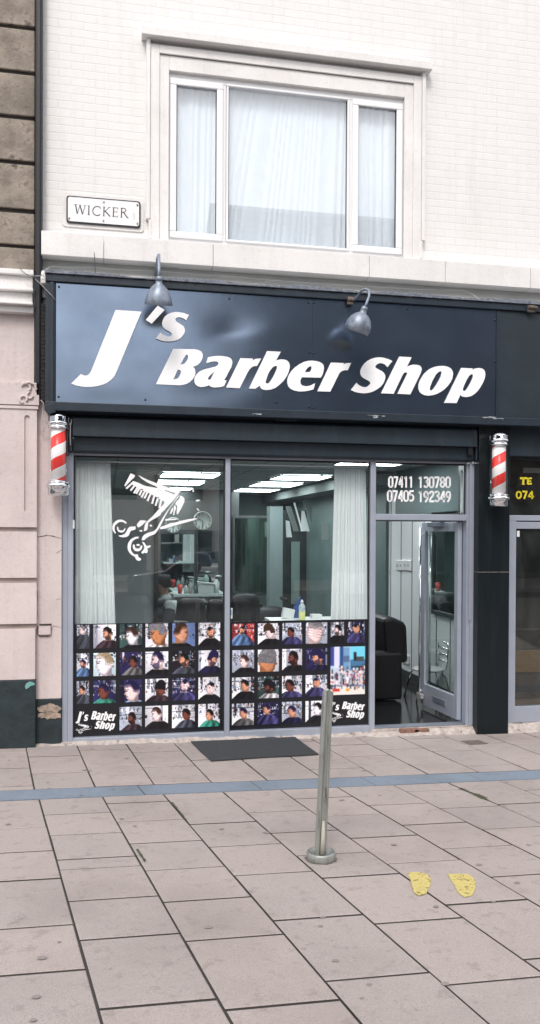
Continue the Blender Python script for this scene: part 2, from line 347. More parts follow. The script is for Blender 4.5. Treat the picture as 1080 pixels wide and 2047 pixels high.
# ------------------------------------------------------------------ ground: road, kerb, slabs
def gz(X, Y): return ground(X, max(Y, -6.6))
rd = MB(); rd.face([(-60, -6.6, .12), (80, -6.6, .12), (80, -120, .12), (-60, -120, .12)]); rd.face([(-60, 60, -.6), (80, 60, -.6), (80, -6.6, -.6), (-60, -6.6, -.6)])
tag(rd.build('road', M['asphalt']), kind='structure')
kb = MB(); kb.prism([(-20, -6.62, .06), (-20, -6.47, .06), (-20, -6.47, ground(-20, -6.47)+.004), (-20, -6.62, ground(-20, -6.62)+.004)], (45, 0, 45*GX)); tag(kb.build('kerb', M['slab3']), kind='structure')
ob = MB(); ob.box(-60, 80, -45, -16.5, 0, .24); tag(ob.build('far_pavement', M['slab3']), kind='structure')
bs = MB(); bs.face([(-20, -6.47, ground(-20, -6.47)-.008), (25, -6.47, ground(25, -6.47)-.008), (25, .3, ground(25, .3)-.008), (-20, .3, ground(-20, .3)-.008)])
tag(bs.build('pavement_bed', M['joint']), kind='structure')

def g2(x, y): p = atg(x, y); return Vector((p.x, p.y))
LOW = [((81, 1598), (122, 1760)), ((207, 1593.3), (299, 1760)), ((328.8, 1588.8), (475, 1760)), ((447, 1583), (648.8, 1760)), ((560.5, 1577.5), (816.2, 1756.2)), ((673.7, 1572.5), (992.5, 1760)), ((782.5, 1567.5), (1065, 1707.5)), ((890, 1562), (1065, 1638)), ((996, 1559.5), (1065, 1585.5))]
UPR = [((51.5, 1501), (72, 1577.5)), ((153.2, 1492.5), (193.2, 1573.7)), ((252, 1487), (310.2, 1569.2)), ((352.5, 1490), (425, 1565)), ((486.2, 1520), (535.5, 1560)), ((583.7, 1514.5), (636.2, 1549.5)), ((625, 1478), (750, 1549.5)), ((716.2, 1475.5), (832.5, 1536)), ((806.2, 1475.5), (948.7, 1540)), ((895, 1472.5), (1046, 1535.7))]
st = [g2(44, 1578.7), g2(1065, 1539.5), g2(44, 1598), g2(1065, 1557.5)]
vdir = (st[1]-st[0]).normalized(); vn = Vector((-vdir.y, vdir.x))          # along the strip; towards the shop
def vco(p): return (p-st[0]).dot(vn)
vtop = (vco(st[0])+vco(st[1]))/2; vbot = (vco(st[2])+vco(st[3]))/2
def lines(L):
    out = []
    for a, b in L:
        A, B = g2(*a), g2(*b); out.append((A, (B-A)/((B-A).dot(vn))))
    # one common bearing, each joint through its own middle
    dm = sum((d for _, d in out), Vector((0, 0)))/len(out)
    res = []
    for (a, b), (A, d) in zip(L, out):
        Mid = (g2(*a)+g2(*b))/2; res.append((Mid, d*.6+dm*.4))
    return res
lo, up = lines(LOW), lines(UPR)
def extend(L, n0, n1):
    (P, d), (Q, e) = L[0], L[-1]
    uP = [p+dd*(0-vco(p)) for p, dd in L]
    sp = (uP[-1]-uP[0])/(len(L)-1)
    pre = [(P-sp*k, d) for k in range(n0, 0, -1)]; post = [(Q+sp*k, e) for k in range(1, n1+1)]
    return pre+L+post
def on(line, v): P, d = line; return P+d*(v-vco(P))
LOWJ = {0: [(44, 1655), (44, 1703), (44, 1759)], 1: [(91, 1628.5), (101, 1670), (112, 1719), (119, 1738.5)], 2: [(215, 1606), (236, 1642.5), (264, 1686), (291, 1740)], 3: [(384, 1647.5), (423, 1692.5), (470, 1750)],
        4: [(503, 1624), (546, 1665), (600, 1710), (647, 1754.5)], 5: [(606, 1595.5), (657, 1630.7), (703.7, 1675), (778.7, 1726)], 6: [(746, 1609.5), (809, 1648.7), (887.5, 1696), (986, 1752.5)],
        7: [(810, 1582), (885, 1615.5), (963.7, 1657.5)], 8: [(902, 1565), (996, 1607.5)]}
UPJ = {0: [(44, 1535), (44, 1571)], 1: [(55, 1513), (65, 1546.5)], 2: [(158, 1500), (175, 1531), (190, 1564)], 3: [(264, 1504), (285, 1534), (312, 1568)], 4: [(382, 1519.5), (413, 1551)], 5: [(492, 1523.5), (530, 1555)],
       6: [(595, 1482), (622, 1538)], 7: [(652, 1490), (690, 1512), (738, 1542)], 8: [(757, 1498), (818, 1526)], 9: [(820, 1477), (875, 1501.5), (930, 1531)], 10: [(975, 1484.5), (1007, 1513)]}
sl = MB()
def clip_poly(pts, ymax, ymin):
    for (sgn, lim) in ((1, ymax), (-1, -ymin)):
        out = []
        for i, p in enumerate(pts):
            q = pts[(i+1) % len(pts)]; a = lim-sgn*p.y; b = lim-sgn*q.y
            if a >= 0: out.append(p)
            if (a >= 0) != (b >= 0): t = a/(a-b); out.append(p+(q-p)*t)
        pts = out
        if len(pts) < 3: return []
    return pts
def slab_face(pts, m, h=0.0):
    pts = clip_poly(pts, -.02, -6.46)
    if len(pts) < 3: return
    c = sum(pts, Vector((0, 0)))/len(pts)
    dz = h; inner = [p+(c-p).normalized()*.009 for p in pts]
    top = [(p.x, p.y, ground(p.x, p.y)+dz) for p in inner]; bot = [(p.x, p.y, ground(p.x, p.y)-.009) for p in pts]
    mid = [(p.x+(c.x-p.x)*.004, p.y+(c.y-p.y)*.004, ground(p.x, p.y)+dz-.003) for p in pts]
    sl.face(top, m)
    for i in range(len(pts)):
        j = (i+1) % len(pts); sl.face([top[i], mid[i], mid[j], top[j]], m); sl.face([mid[i], bot[i], bot[j], mid[j]], 3)
rng = random.Random(3)
def lay(L, idx0, J, v0, v1, gap, first):
    for k in range(len(L)-1):
        a, b = L[k], L[k+1]; col = k-idx0+1
        vs = sorted(vco(g2(*p)) for p in J.get(col, []))
        vs = [v for v in vs if v0+.08 < v < v1-.08]
        lo_, hi_ = (min(vs), max(vs)) if vs else (None, None)
        if not vs: vs = [v0+(v1-v0)*.5+rng.uniform(-.2, .2)] if v1-v0 < 3 else [v1-rng.uniform(.3, .6)]
        while vs[0]-.6 > v0+.1: vs.insert(0, vs[0]-rng.choice((.45, .6, .6)))
        while vs[-1]+.62 < v1-.05: vs.append(vs[-1]+.6)
        ed = [v0]+vs+[v1]
        for i in range(len(ed)-1):
            g_ = gap/2; w0 = (.0042, .0055, .0048, .0035)[(k*7+i*3) % 4]
            A, B = ed[i]+.0065, ed[i+1]-.0065
            pts = [on(a, A)+vdir*w0, on(b, A)-vdir*w0, on(b, B)-vdir*w0, on(a, B)+vdir*w0]
            slab_face(pts, rng.choice((0, 0, 1, 2)), rng.uniform(-.0015, .0015))
lay(extend(lo, 7, 8), 7, LOWJ, vbot-7.5, vbot-.006, .01, 0)
lay(extend(up, 7, 8), 7, UPJ, vtop+.006, vtop+2.6, .01, 0)
tag(sl.build('pavement', [M['slab'], M['slab2'], M['slab3'], M['joint']]), kind='structure')
# blue-grey strip let into the slabs
sp_ = MB()
cuts = [-6, -4.2, vdir.dot(g2(288, 1571)-st[0]), vdir.dot(g2(513, 1562)-st[0]), vdir.dot(g2(730, 1551)-st[0]), vdir.dot(g2(936, 1543)-st[0]), 7.6, 10]
for a, b in zip(cuts[:-1], cuts[1:]):
    q = [st[0]+vdir*(a+.004)+vn*(vbot+.004), st[0]+vdir*(b-.004)+vn*(vbot+.004), st[0]+vdir*(b-.004-.05)+vn*(vtop-.004), st[0]+vdir*(a+.004-.05)+vn*(vtop-.004)]
    sp_.prism([(p.x, p.y, ground(p.x, p.y)-.02) for p in q], (0, 0, .019))
tag(sp_.build('paving_channel', M['strip']), kind='structure')
# crumbly mortar line at the foot of the shopfront
mo = MB(); n = 150; xa, xb = -1.2, 5.2; yy_, zz_ = [], []; ya_, za_ = 0, 0
for i in range(n+1):
    ya_ = .75*ya_+random.uniform(-.012, .012); za_ = .7*za_+random.uniform(-.008, .008); x0 = xa+(xb-xa)*i/n
    yy_.append(-.095+ya_-(.035 if x0 > 2.6 else 0)); zz_.append(ground(x0, 0)+.03+za_+(.03*(x0-2.6) if x0 > 2.6 else 0))
for i in range(n):
    x0 = xa+(xb-xa)*i/n; x1 = xa+(xb-xa)*(i+1)/n
    mo.face([(x0, yy_[i], ground(x0, 0)+.004), (x1, yy_[i+1], ground(x1, 0)+.004), (x1, -.03+yy_[i+1]*.15, zz_[i+1]), (x0, -.03+yy_[i]*.15, zz_[i])]); mo.face([(x0, -.03+yy_[i]*.15, zz_[i]), (x1, -.03+yy_[i+1]*.15, zz_[i+1]), (x1, .08, zz_[i+1]+.002), (x0, .08, zz_[i]+.002)])
tag(mo.build('mortar_edge', M['mortar']), kind='structure')
rb = MB()
for (px, wd) in ((818, .20), (842, .16), (1030, .16), (1056, .13)):
    p = at(px, 1461, -.06); rb.box(p.x-wd/2, p.x+wd/2, -.085, -.03, p.z-.02, p.z+.025)
tag(rb.build('exposed_brick', M['red_brick'], bevel=.006), kind='structure')
# moss in a joint, small stains
ms = MB()
for (a, b, wdt) in (((922, 1577), (975, 1600), .018), ((950, 1588), (968, 1596), .03), ((345, 1606), (372, 1640), .010), ((275, 1700), (290, 1722), .008)):
    A, B = g2(*a), g2(*b)
    for i in range(14):
        t = i/13; c = A+(B-A)*t; w_ = wdt*(.5+rng.random()*.7)
        ms.face([(c.x-w_, c.y-.01, ground(c.x, c.y)+.0045), (c.x+w_*.3, c.y-.012, ground(c.x, c.y)+.0045), (c.x+w_, c.y+.012, ground(c.x, c.y)+.0045), (c.x-w_*.4, c.y+.014, ground(c.x, c.y)+.0045)])
tag(ms.build('moss', M['moss']), kind='stuff')
# drain cover
q = [g2(921, 1481.5), g2(957, 1480), g2(976, 1487), g2(940, 1489.5)]
dr = MB(); dr.prism([(p.x, p.y, ground(p.x, p.y)-.01) for p in q], (0, 0, .014))
tag(dr.build('drain_cover', M['rust']), 'small rust brown square cover let into the pavement by the black pillar', 'drain cover')
# gum / stains
gm = MB()
for i in range(70):
    X, Y = rng.uniform(-1.6, 5), rng.uniform(-5.2, -.2); r = rng.uniform(.006, .017)
    gm.face([(X+r*math.cos(a)*1.3, Y+r*math.sin(a), ground(X, Y)+.0042) for a in [k*math.pi/4 for k in range(8)]])
tag(gm.build('chewing_gum', mat('gum', (.23, .20, .19), .8)), kind='stuff')

# rubber mat on the pavement
mp = [(382, 1484.5), (400, 1503), (422.5, 1523), (480, 1519), (540, 1515), (600, 1512.5), (637.5, 1510), (612, 1492), (596, 1480), (583.7, 1470.5), (560, 1471), (530, 1474), (510, 1477), (495, 1480), (450, 1482)]
mm = MB(); mm.prism([(g2(*p).x, g2(*p).y, ground(*g2(*p))+.003) for p in mp], (0, 0, .012))
tag(mm.build('door_mat', M['mat'], bevel=.003), 'worn black rubber mat lying askew on the pavement in front of the window', 'mat')
# yellow painted marks on the slabs
def blob(name, pts, label):
    b = MB(); P = [g2(*p) for p in pts]; b.prism([(p.x, p.y, ground(p.x, p.y)+.003) for p in P], (0, 0, .0025)); tag(b.build(name, M['yellow_paint']), label, 'ground marking')
blob('painted_mark', [(814, 1748), (822, 1745.5), (836, 1745), (850, 1748), (860, 1754), (862, 1764), (858, 1776), (852, 1788), (838, 1792), (828, 1786), (824, 1772), (820, 1758)], 'left yellow painted mark on the paving near the bollard')
blob('painted_mark', [(895, 1749), (910, 1748.5), (934, 1749), (944, 1754), (952, 1764), (950, 1778), (944, 1792), (928, 1795), (916, 1786), (908, 1770), (900, 1758)], 'right yellow painted mark on the paving, farther from the bollard')

# ------------------------------------------------------------------ bollard
p0 = atg(642, 1718)
bo = thing('bollard', p0, 'leaning brushed steel bollard with a grooved post and round base', 'bollard')
zz = 9
sc = (p0-CAM).dot(fw)/F
topd = Vector((15.5*sc, .0, 0)); H = 0
# top of post on the plane through the foot
pt = at(656, 1373, p0.y+.03); pb = Vector((p0.x-2*sc, p0.y, p0.z+.01))
ax = (pt-pb)
MB().lathe(p0, [(0, .0), (28.5*sc, .0), (29*sc, .004), (29*sc, 15*sc), (27.5*sc, 17*sc), (26*sc, 17.2*sc), (25.5*sc, 13*sc), (0, 12.5*sc)], 40).build('base', M['steel'], bo)
rp = 11.6*sc; prof = []
N = 40
for k in range(N):
    a = 2*math.pi*k/N-math.pi/2
    r = rp; da = abs((a+math.pi/2+math.pi) % (2*math.pi)-math.pi)
    if da < .50: r = rp*(.52 if da < .30 else .52+.48*((da-.30)/.20))
    prof.append((r*math.cos(a), r*math.sin(a)*1.0))
b = MB(); e1 = Vector((1, 0, 0)); e2 = Vector((0, 1, 0)); nseg = 12; base = 0
for i in range(nseg+1):
    t = i/nseg; c = pb+ax*t; s_ = 1-.06*t
    for (x, y) in prof: b.v.append(tuple(c+e1*x*s_+e2*y*s_+Vector((0, 0, (-.012-.02*abs(x)/rp if i == nseg else 0)))))
for i in range(nseg):
    for k in range(N):
        a0 = i*N+k; b0 = i*N+(k+1) % N; b.f.append((a0, b0, b0+N, a0+N)); b.m.append(0); b.sm.append(False)
b.f.append(tuple(nseg*N+k for k in range(N))); b.m.append(0); b.sm.append(False)
b.build('post', M['steel'], bo)
dm_ = MB(); rq = random.Random(9); dm_.face([(p0.x+29*sc*rq.uniform(1.02, 1.22)*math.cos(2*math.pi*k/30), p0.y+29*sc*rq.uniform(1.02, 1.22)*math.sin(2*math.pi*k/30), ground(p0.x+29*sc*math.cos(2*math.pi*k/30), p0.y+29*sc*math.sin(2*math.pi*k/30))+.0045) for k in range(30)])
tag(dm_.build('grit', mat('grit', (.13, .115, .10), .95, var=.4, vscale=60)), kind='stuff')
b = MB(); b.tube([pb+Vector((.008, -rp*.72, .03)), pb+ax*.10+Vector((.006, -rp*.72, 0)), pb+ax*.22+Vector((.004, -rp*.66, 0))], [.016, .014, .008], 8)
b.build('weld_strip', mat('pale_putty', (.42, .40, .34), .7, var=.2), bo)

# ------------------------------------------------------------------ shop building, upper storey
def X_(px, Y=0, py=1000): return at(px, py, Y).x
def Z_(py, Y=0, px=540): return at(px, py, Y).z
bd = thing('brick_building', (1.8, 0, 0), 'white painted brick upper storey with a white framed window above the barber sign', 'building')
xl = at(85, 450, 0).x; xr = 9.0
wy = 0.0
wx0, wx1 = at(337, 430, wy).x, at(806, 430, wy).x
wz0 = at(570, 502, wy).z; wz1 = wz0+1.62
wall = MB()
zL = at(570, 500, wy).z-.6
wall.box(xl, wx0, wy, .35, 3.0, 9.2); wall.box(wx1, xr, wy, .35, 3.0, 9.2); wall.box(wx0, wx1, wy, .35, wz1, 9.2); wall.box(wx0, wx1, wy, .35, 3.0, wz0)
wall.build('wall', M['white_brick'], bd)
# ledge band, cove, sill blocks
zb_top = at(570, 497, -.16).z; zb_bot = at(570, 542, -.16).z
lg = MB()
xs = [xl, at(208, 500, -.10).x, at(425, 500, -.10).x, at(735, 540, -.10).x, at(886, 545, -.10).x, at(1055, 560, -.10).x, 6.5, 8.2, xr]
for a, b_ in zip(xs[:-1], xs[1:]): lg.box(a+.002, b_-.002, -.16, -.002, zb_bot, zb_top)
lg.build('ledge', M['white_paint'], bd, bevel=.004)
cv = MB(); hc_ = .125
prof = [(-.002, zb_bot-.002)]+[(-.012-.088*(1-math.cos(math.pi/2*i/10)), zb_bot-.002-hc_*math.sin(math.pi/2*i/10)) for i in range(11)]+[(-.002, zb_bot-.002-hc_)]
cv.prism([(xl, y, z) for y, z in prof], (xr-xl, 0, 0)); cv.build('cove', M['cove_shade_paint'], bd)
lb = MB(); zf = at(570, 590, -.2).z
lb.box(xl, xr, -.055, -.002, zf-.12, zb_bot-.129); 
lb.prism([(xl, -.056, zb_bot-.1285), (xl, -.104, zb_bot-.1285), (xl, -.20, zf+.02), (xl, -.20, zf-.03), (xl, -.055, zf-.03)], (xr-xl, 0, 0)); lb.build('lower_band', M['white_paint'], bd, bevel=.004)
# window surround with a stepped moulding
su = MB()
for (sx, xe) in ((-1, wx0), (1, wx1)):
    for (o1, o2, d, z0, z1) in ((.0, .09, .03, zb_top, wz1+.14), (.09, .175, .05, zb_top, wz1+.22)):
        su.box(xe+sx*o1, xe+sx*o2, -d, -.002, z0+.003, z1)
    su.box(xe+sx*.177, xe+sx*.215, -.065, -.002, zb_top+.22, wz1+.26); su.box(xe+sx*.165, xe+sx*.19, -.058, -.003, zb_top+.04, zb_top+.219)
su.box(wx0-.0, wx1+.0, -.03, -.002, wz1, wz1+.14); su.box(wx0-.09, wx1+.09, -.05, -.032, wz1+.142, wz1+.22); su.box(wx0-.26, wx1+.26, -.12, -.002, wz1+.262, wz1+.34)
su.build('window_surround', M['white_paint'], bd, bevel=.005)
wi = thing('upper_window', ((wx0+wx1)/2, 0, wz0), '', ''); 
for k in ('label', 'category'):
    if k in wi: del wi[k]
bpy.data.objects.remove(wi)
fr = MB(); t = .055; yf = .035
mx = [at(432, 430, yf).x, at(455, 430, yf).x, at(692, 430, yf).x, at(714, 430, yf).x]
fr.box(wx0, wx1, yf-.02, yf+.05, wz0, wz0+.055); fr.box(wx0, wx1, yf-.02, yf+.05, wz1-.06, wz1)
fr.box(wx0, wx0+.05, yf-.02, yf+.05, wz0+.056, wz1-.061); fr.box(wx1-.05, wx1, yf-.02, yf+.05, wz0+.056, wz1-.061)
fr.box((mx[0]+mx[1])/2-.035, (mx[0]+mx[1])/2+.035, yf-.02, yf+.05, wz0+.056, wz1-.061); fr.box((mx[2]+mx[3])/2-.035, (mx[2]+mx[3])/2+.035, yf-.02, yf+.05, wz0+.056, wz1-.061)
win = fr.build('window', M['upvc'], bd, bevel=.004)
def sash(x0, x1, w_, name='sash'):
    s = MB(); z0, z1 = wz0+.05, wz1-.055; y0, y1 = yf-.045, yf-.021
    s.box(x0, x1, y0, y1, z0, z0+w_); s.box(x0, x1, y0, y1, z1-w_, z1); s.box(x0, x0+w_, y0, y1, z0+w_, z1-w_); s.box(x1-w_, x1, y0, y1, z0+w_, z1-w_)
    s.build(name, M['upvc'], win, bevel=.008)
    s = MB(); y0, y1 = yf-.021, yf-.015
    q = .008; s.box(x0+w_-q, x1-w_+q, y1, y1+.004, z0+w_, z0+w_+q); s.box(x1-w_-q, x1-w_, y1, y1+.004, z0+w_+q, z1-w_); s.box(x0+w_, x0+w_+q, y1, y1+.004, z0+w_+q, z1-w_)
    s.build('gasket', M['gasket'], win)
    s = MB(); s.box(x0+w_*.8, x1-w_*.8, yf-.012, yf-.008, z0+w_*.8, z1-w_*.8); s.build('pane', M['upper_glass'], win)
sash(wx0+.012, (mx[0]+mx[1])/2+.005, .062); sash((mx[2]+mx[3])/2-.005, wx1-.012, .062)
sash((mx[0]+mx[1])/2+.037, (mx[2]+mx[3])/2-.037, .022)
rm = MB(); rm.box(xl+.02, 6, .36, 4, wz0-.6, wz0-.55); rm.box(xl+.02, 6, 3.95, 4.0, wz0-.55, 8.6); rm.box(xl, 6, .36, 4, 8.6, 8.65); rm.box(5.95, 6, .36, 3.95, wz0-.55, 8.6); rm.box(xl, xl+.05, .36, 3.95, wz0-.55, 8.6)
tag(rm.build('upper_room', M['in_wall']), kind='structure')
def curtain(name, x0, x1, x0b, x1b, y, z0, z1, folds, amp, m, label, parent=None, seed=1):
    "pleated hanging cloth; x0b..x1b is its width at the hem"
    c = MB(); nx = folds*8; nz = 14; rr = random.Random(seed); ph = [rr.uniform(-.5, .5) for _ in range(folds+2)]
    for i in range(nx+1):
        u = i/nx; k = int(u*folds)
        for j in range(nz+1):
            v = j/nz; X = (x0+(x1-x0)*u)*v+(x0b+(x1b-x0b)*u)*(1-v)
            uw = u+.035*math.sin(2*math.pi*1.7*u+seed)+.018*math.sin(2*math.pi*4.3*u+seed*2)
            a = amp*(1.15-.4*v)*(.55+.6*abs(math.sin(u*5.3+seed))); yy = y+a*math.sin(2*math.pi*uw*folds+.5*math.sin(2.2*v+u*6))+a*.35*math.sin(2*math.pi*u*folds*.37+2*v)
            c.v.append((X+.3*a*math.cos(2*math.pi*u*folds*.9), yy, z0+(z1-z0)*v))
    for i in range(nx):
        for j in range(nz):
            a = i*(nz+1)+j; c.f.append((a, a+1, a+nz+2, a+nz+1)); c.m.append(0); c.sm.append(True)
    o = c.build(name, m, parent, fix=False)
    sm = o.modifiers.new('thickness', 'SOLIDIFY'); sm.thickness = .003
    if label: tag(o, label, 'curtain')
    return o
curtain('net_curtain', wx0-.1, (mx[0]+mx[1])/2+.02, wx0-.1, (mx[0]+mx[1])/2-.02, .10, wz0-.1, wz1+.05, 8, .010, M['net'], 'pale net curtain behind the left casement of the upper window', seed=5)
curtain('net_curtain', (mx[0]+mx[1])/2+.02, (mx[2]+mx[3])/2+.0, (mx[0]+mx[1])/2-.3, (mx[2]+mx[3])/2-.04, .11, wz0-.1, wz1+.05, 20, .006, M['net'], 'wide net curtain swept aside behind the middle pane of the upper window', seed=6)
curtain('net_curtain', (mx[2]+mx[3])/2-.02, wx1+.1, (mx[2]+mx[3])/2, wx1+.1, .10, wz0-.1, wz1+.05, 7, .014, M['net'], 'pale net curtain behind the right casement of the upper window', seed=8)

# ------------------------------------------------------------------ left neighbour building + pink piers
nb = thing('stone_building', (-1.2, 0, 0), 'old stone building at the left edge with pink painted pilaster below', 'building')
nx1 = at(69, 470, -.06).x; nx0 = -3.5
ys = [330, 361, 400, 416, 490, 541]
def zn(py, Y=-.06, px=56): return at(px, py, Y).z
stn = MB()
for (a, b_) in ((zn(540), zn(497)), (zn(490), zn(427)), (zn(418), zn(330)), (zn(322), zn(240)), (zn(232), zn(150)), (zn(142), zn(60)), (zn(52), zn(-40))):
    stn.box(nx0, nx1, -.06, .3, a, b_)
stn.build('stone_block', M['stone'], nb, bevel=.008)
jn = MB(); jn.box(nx0, nx1-.01, -.035, .29, zn(540), 9); jn.build('mortar_joint', M['joint'], nb)
co = MB()
for (pa, pb_, d) in ((541, 552, .12), (552, 580, .08), (580, 586, .15), (586, 609, .10), (609, 614, .17), (614, 627, .11)):
    co.box(nx0, nx1-(0 if d > .1 else .01), -.02-d, .28, zn(pb_, -.1)+.001, zn(pa, -.1)-.001)
co.build('cornice', M['white_paint'], nb, bevel=.006)
pw = MB(); px1 = at(73, 1100, -.06).x
pw.box(nx0, nx1, -.05, .25, zn(770), zn(628)); pw.build('upper_pier', M['pink_paint'], nb, bevel=.004)
pp = MB(); ypf = -.12; px0 = at(40, 900, ypf).x-.25; px1 = at(74, 900, ypf).x
def zp(py): return at(60, py, ypf).z
fx0, fx1 = at(49, 900, ypf).x, at(59.5, 900, ypf).x; fz0, fz1 = zp(1022), zp(830)
# face with a sunk flute: strips round the hole
pp.box(px0, fx0, ypf, .2, zp(1054), zp(818)); pp.box(fx1, px1, ypf, .2, zp(1054), zp(818)); pp.box(fx0, fx1, ypf, .2, zp(1054), fz0)
pp.box(fx0, fx1, ypf+.02, .2, fz0, zp(818))
n = 8; cxm = (fx0+fx1)/2; rr = (fx1-fx0)/2
arc = [(cxm-rr*math.cos(math.pi*k/n), ypf, fz1-rr+rr*math.sin(math.pi*k/n)) for k in range(n+1)]
pp.prism([(fx0, ypf, zp(818))]+arc+[(fx1, ypf, zp(818))], (0, .0195, 0))
pp.box(px0, px1+.012, ypf-.012, .2, zp(818)+.001, zp(812))
pp.box(px0, px1, ypf, .2, zp(1155), zp(1063)); pp.box(px0, px1, ypf, .2, zp(1247), zp(1165)); pp.box(px0, px1-.012, ypf, .2, zp(1358), zp(1257))
pp.build('pilaster', M['pink_paint'], nb, bevel=.004)
pg = MB(); 
for a in (1060, 1161, 1254): pg.box(px0, px1-.005, ypf+.028, .19, zp(a+3.5), zp(a-6))
pg.build_each('pilaster_groove', mat('grimy_pink', (.36, .30, .28), .8, var=.2), nb)
br = MB()   # carved scroll bracket
br.box(px0, px1+.02, ypf-.01, .2, zp(810), zp(765))
for (cx_, cy_, r_, a0, a1, th) in ((52, 775, 9, 200, 420, .012), (60, 790, 6, 0, 300, .010), (47, 798, 7, 90, 400, .012)):
    br.tube([at(cx_+r_*math.cos(R_(a)), cy_+r_*math.sin(R_(a)), ypf-.02) for a in range(a0, a1, 25)], th, 6)
br.tube([at(44, 768, ypf-.02), at(58, 764, ypf-.03), at(70, 768, ypf-.02), at(73, 780, ypf-.02)], .014, 6)
br.build('bracket', M['pink_paint'], nb, bevel=.004)
pl = MB(); plx = at(71, 1420, ypf).x
pl.box(px0, plx, ypf-.01, .2, ground(-1, 0), zp(1359)); pl.build('plinth', M['plinth'], nb, bevel=.006)
gf = MB()
gp = [(50, 1372), (53, 1366), (60, 1362), (69, 1365), (70, 1369), (62, 1371), (57, 1375), (52, 1378)]
gf.prism([at(x, y, ypf-.012) for x, y in gp], (0, -.001, 0)); gf.build('graffiti', M['teal'], nb)
# pier of the shop itself
pr = thing('pink_pier', (at(100, 1480, -.03).x, 0, 0), 'pink painted pier with a dark broken plinth left of the shop window', 'pier')
qx0, qx1 = at(72.5, 1100, -.05).x, at(124, 1100, -.02).x
p = MB(); zs = at(98, 1397, -.05).z
p.box(qx0, qx1, -.05, .3, zs, at(98, 800, -.05).z); p.build('wall', M['pink_paint'], pr, bevel=.004)
p = MB(); p.box(qx0, qx1-.001, -.056, .3, ground(-.6, 0), zs-.002); p.build('plinth', M['plinth'], pr, bevel=.006)
p = MB(); rr_ = random.Random(4)
for (yc, h, x0, x1) in ((1417, 10, 75, 123), (1431, 9, 76, 122)):
    P = [at(x0+(x1-x0)*i/12, yc-h*(.35+.65*math.sin(math.pi*i/12))-rr_.uniform(-1.5, 1.5), -.057) for i in range(13)]+[at(x0+(x1-x0)*i/12, yc+h*(.3+.4*math.sin(math.pi*i/12))+rr_.uniform(-2, 2), -.057) for i in range(12, -1, -1)]
    p.prism(P, (0, -.006, 0))
p.build('broken_stone', M['rubble'], pr)
p = MB()   # cracks and open joints
def crack(pts, w_, Y, mb, jit=.6):
    for (x0, y0), (x1, y1) in zip(pts[:-1], pts[1:]):
        n_ = max(1, int(math.hypot(x1-x0, y1-y0)/6)); a = None
        for i in range(n_+1):
            t_ = i/n_; c = at(x0+(x1-x0)*t_+rr_.uniform(-jit, jit), y0+(y1-y0)*t_+rr_.uniform(-jit, jit), Y)
            if a is not None:
                d = (c-a).normalized(); nrm = Vector((d.z, 0, -d.x))*w_*rr_.uniform(.4, 1.3); mb.face([a-nrm, c-nrm, c+nrm, a+nrm])
            a = c
for (cp_, cw_) in (([(73, 815), (73, 900), (72.5, 1000), (72, 1050)], .0022), ([(74.5, 1165), (75, 1240)], .002), ([(71, 1272), (71, 1358)], .003), ([(75, 1073), (95, 1070), (110, 1073), (123, 1076)], .003), ([(100, 1251), (123, 1254)], .0015), ([(113, 1106), (119, 1101), (123, 1100)], .002), ([(112, 1200), (115, 1197), (122, 1198)], .0018), ([(75, 860), (90, 862)], .001)):
    p = MB(); crack(cp_, cw_, -.0525, p); vs_ = p.v; p.build('crack', M['crack'], pr)
jb = thing('junction_box', at(89, 1258, -.07), 'small pink painted box with a dark rim on the pink pier', 'junction box')
p = MB(); a, c = at(76.5, 1248, -.08), at(102, 1270, -.08); p.box(a.x, c.x, -.08, -.051, c.z, a.z); p.build('cover', M['pink_paint'], jb, bevel=.012)
p = MB(); p.tube([at(76, 1252, -.06), at(75.5, 1268, -.06), at(80, 1271.5, -.06), at(98, 1271.5, -.06), at(102, 1268, -.06), at(102.5, 1252, -.06)], .0035, 6); p.box(a.x+.01, a.x+.12, -.084, -.0815, a.z-.012, a.z+.004); p.build('rim', M['crack'], jb)
# black downpipe
dp = thing('downpipe', (at(77, 800, -.1).x, -.1, 3.2), 'black downpipe running down between the two buildings', 'downpipe')
p = MB(); xa_, xb_ = at(70.5, 600, -.07).x, at(84.5, 600, -.07).x
p.box(xa_, xb_, -.13, .0, at(78, 795, -.1).z, 9); p.build('pipe', M['pipe'], dp, bevel=.02)
p = MB()
for i in range(26):
    zc = at(84, 610+i*7.5, -.12).z; xo = rr_.uniform(0, .03); p.box(xb_-.005, xb_+.03+xo, -.13, -.02, zc-.02, zc+.014)
p.build('crumbling_edge', mat('sooty_brick', (.022, .021, .022), .9, var=.5, vscale=30, bump=1), dp, bevel=.005)

# ------------------------------------------------------------------ street name plate
ws = thing('street_sign', at(208, 425, -.04), 'white enamel street name plate reading WICKER on the white brick', 'street sign')
yw = -.035
sa, sb = at(135, 441, yw), at(279, 454, yw); ztop = at(279, 404, yw).z; zbot = (sa.z+sb.z)/2
def rrect(x0, x1, z0, z1, r, Y, n=5):
    out = []
    for (cx_, cz_, a0) in ((x1-r, z1-r, 0), (x0+r, z1-r, 90), (x0+r, z0+r, 180), (x1-r, z0+r, 270)):
        for k in range(n+1): a = R_(a0+90*k/n); out.append((cx_+r*math.cos(a), Y, cz_+r*math.sin(a)))
    return out
p = MB(); p.prism(rrect(sa.x-.045, sb.x+.04, zbot-.04, ztop+.04, .03, -.012), (0, .01, 0)); p.build('backing', M['white_paint'], ws)
p = MB(); p.prism(rrect(sa.x-.01, sb.x+.01, zbot-.01, ztop+.01, .025, -.026), (0, .0135, 0)); p.build('border', M['ink'], ws)
p = MB(); p.prism(rrect(sa.x+.004, sb.x-.004, zbot+.004, ztop-.004, .02, yw), (0, .0085, 0)); p.build('plate', M['sign_white'], ws)
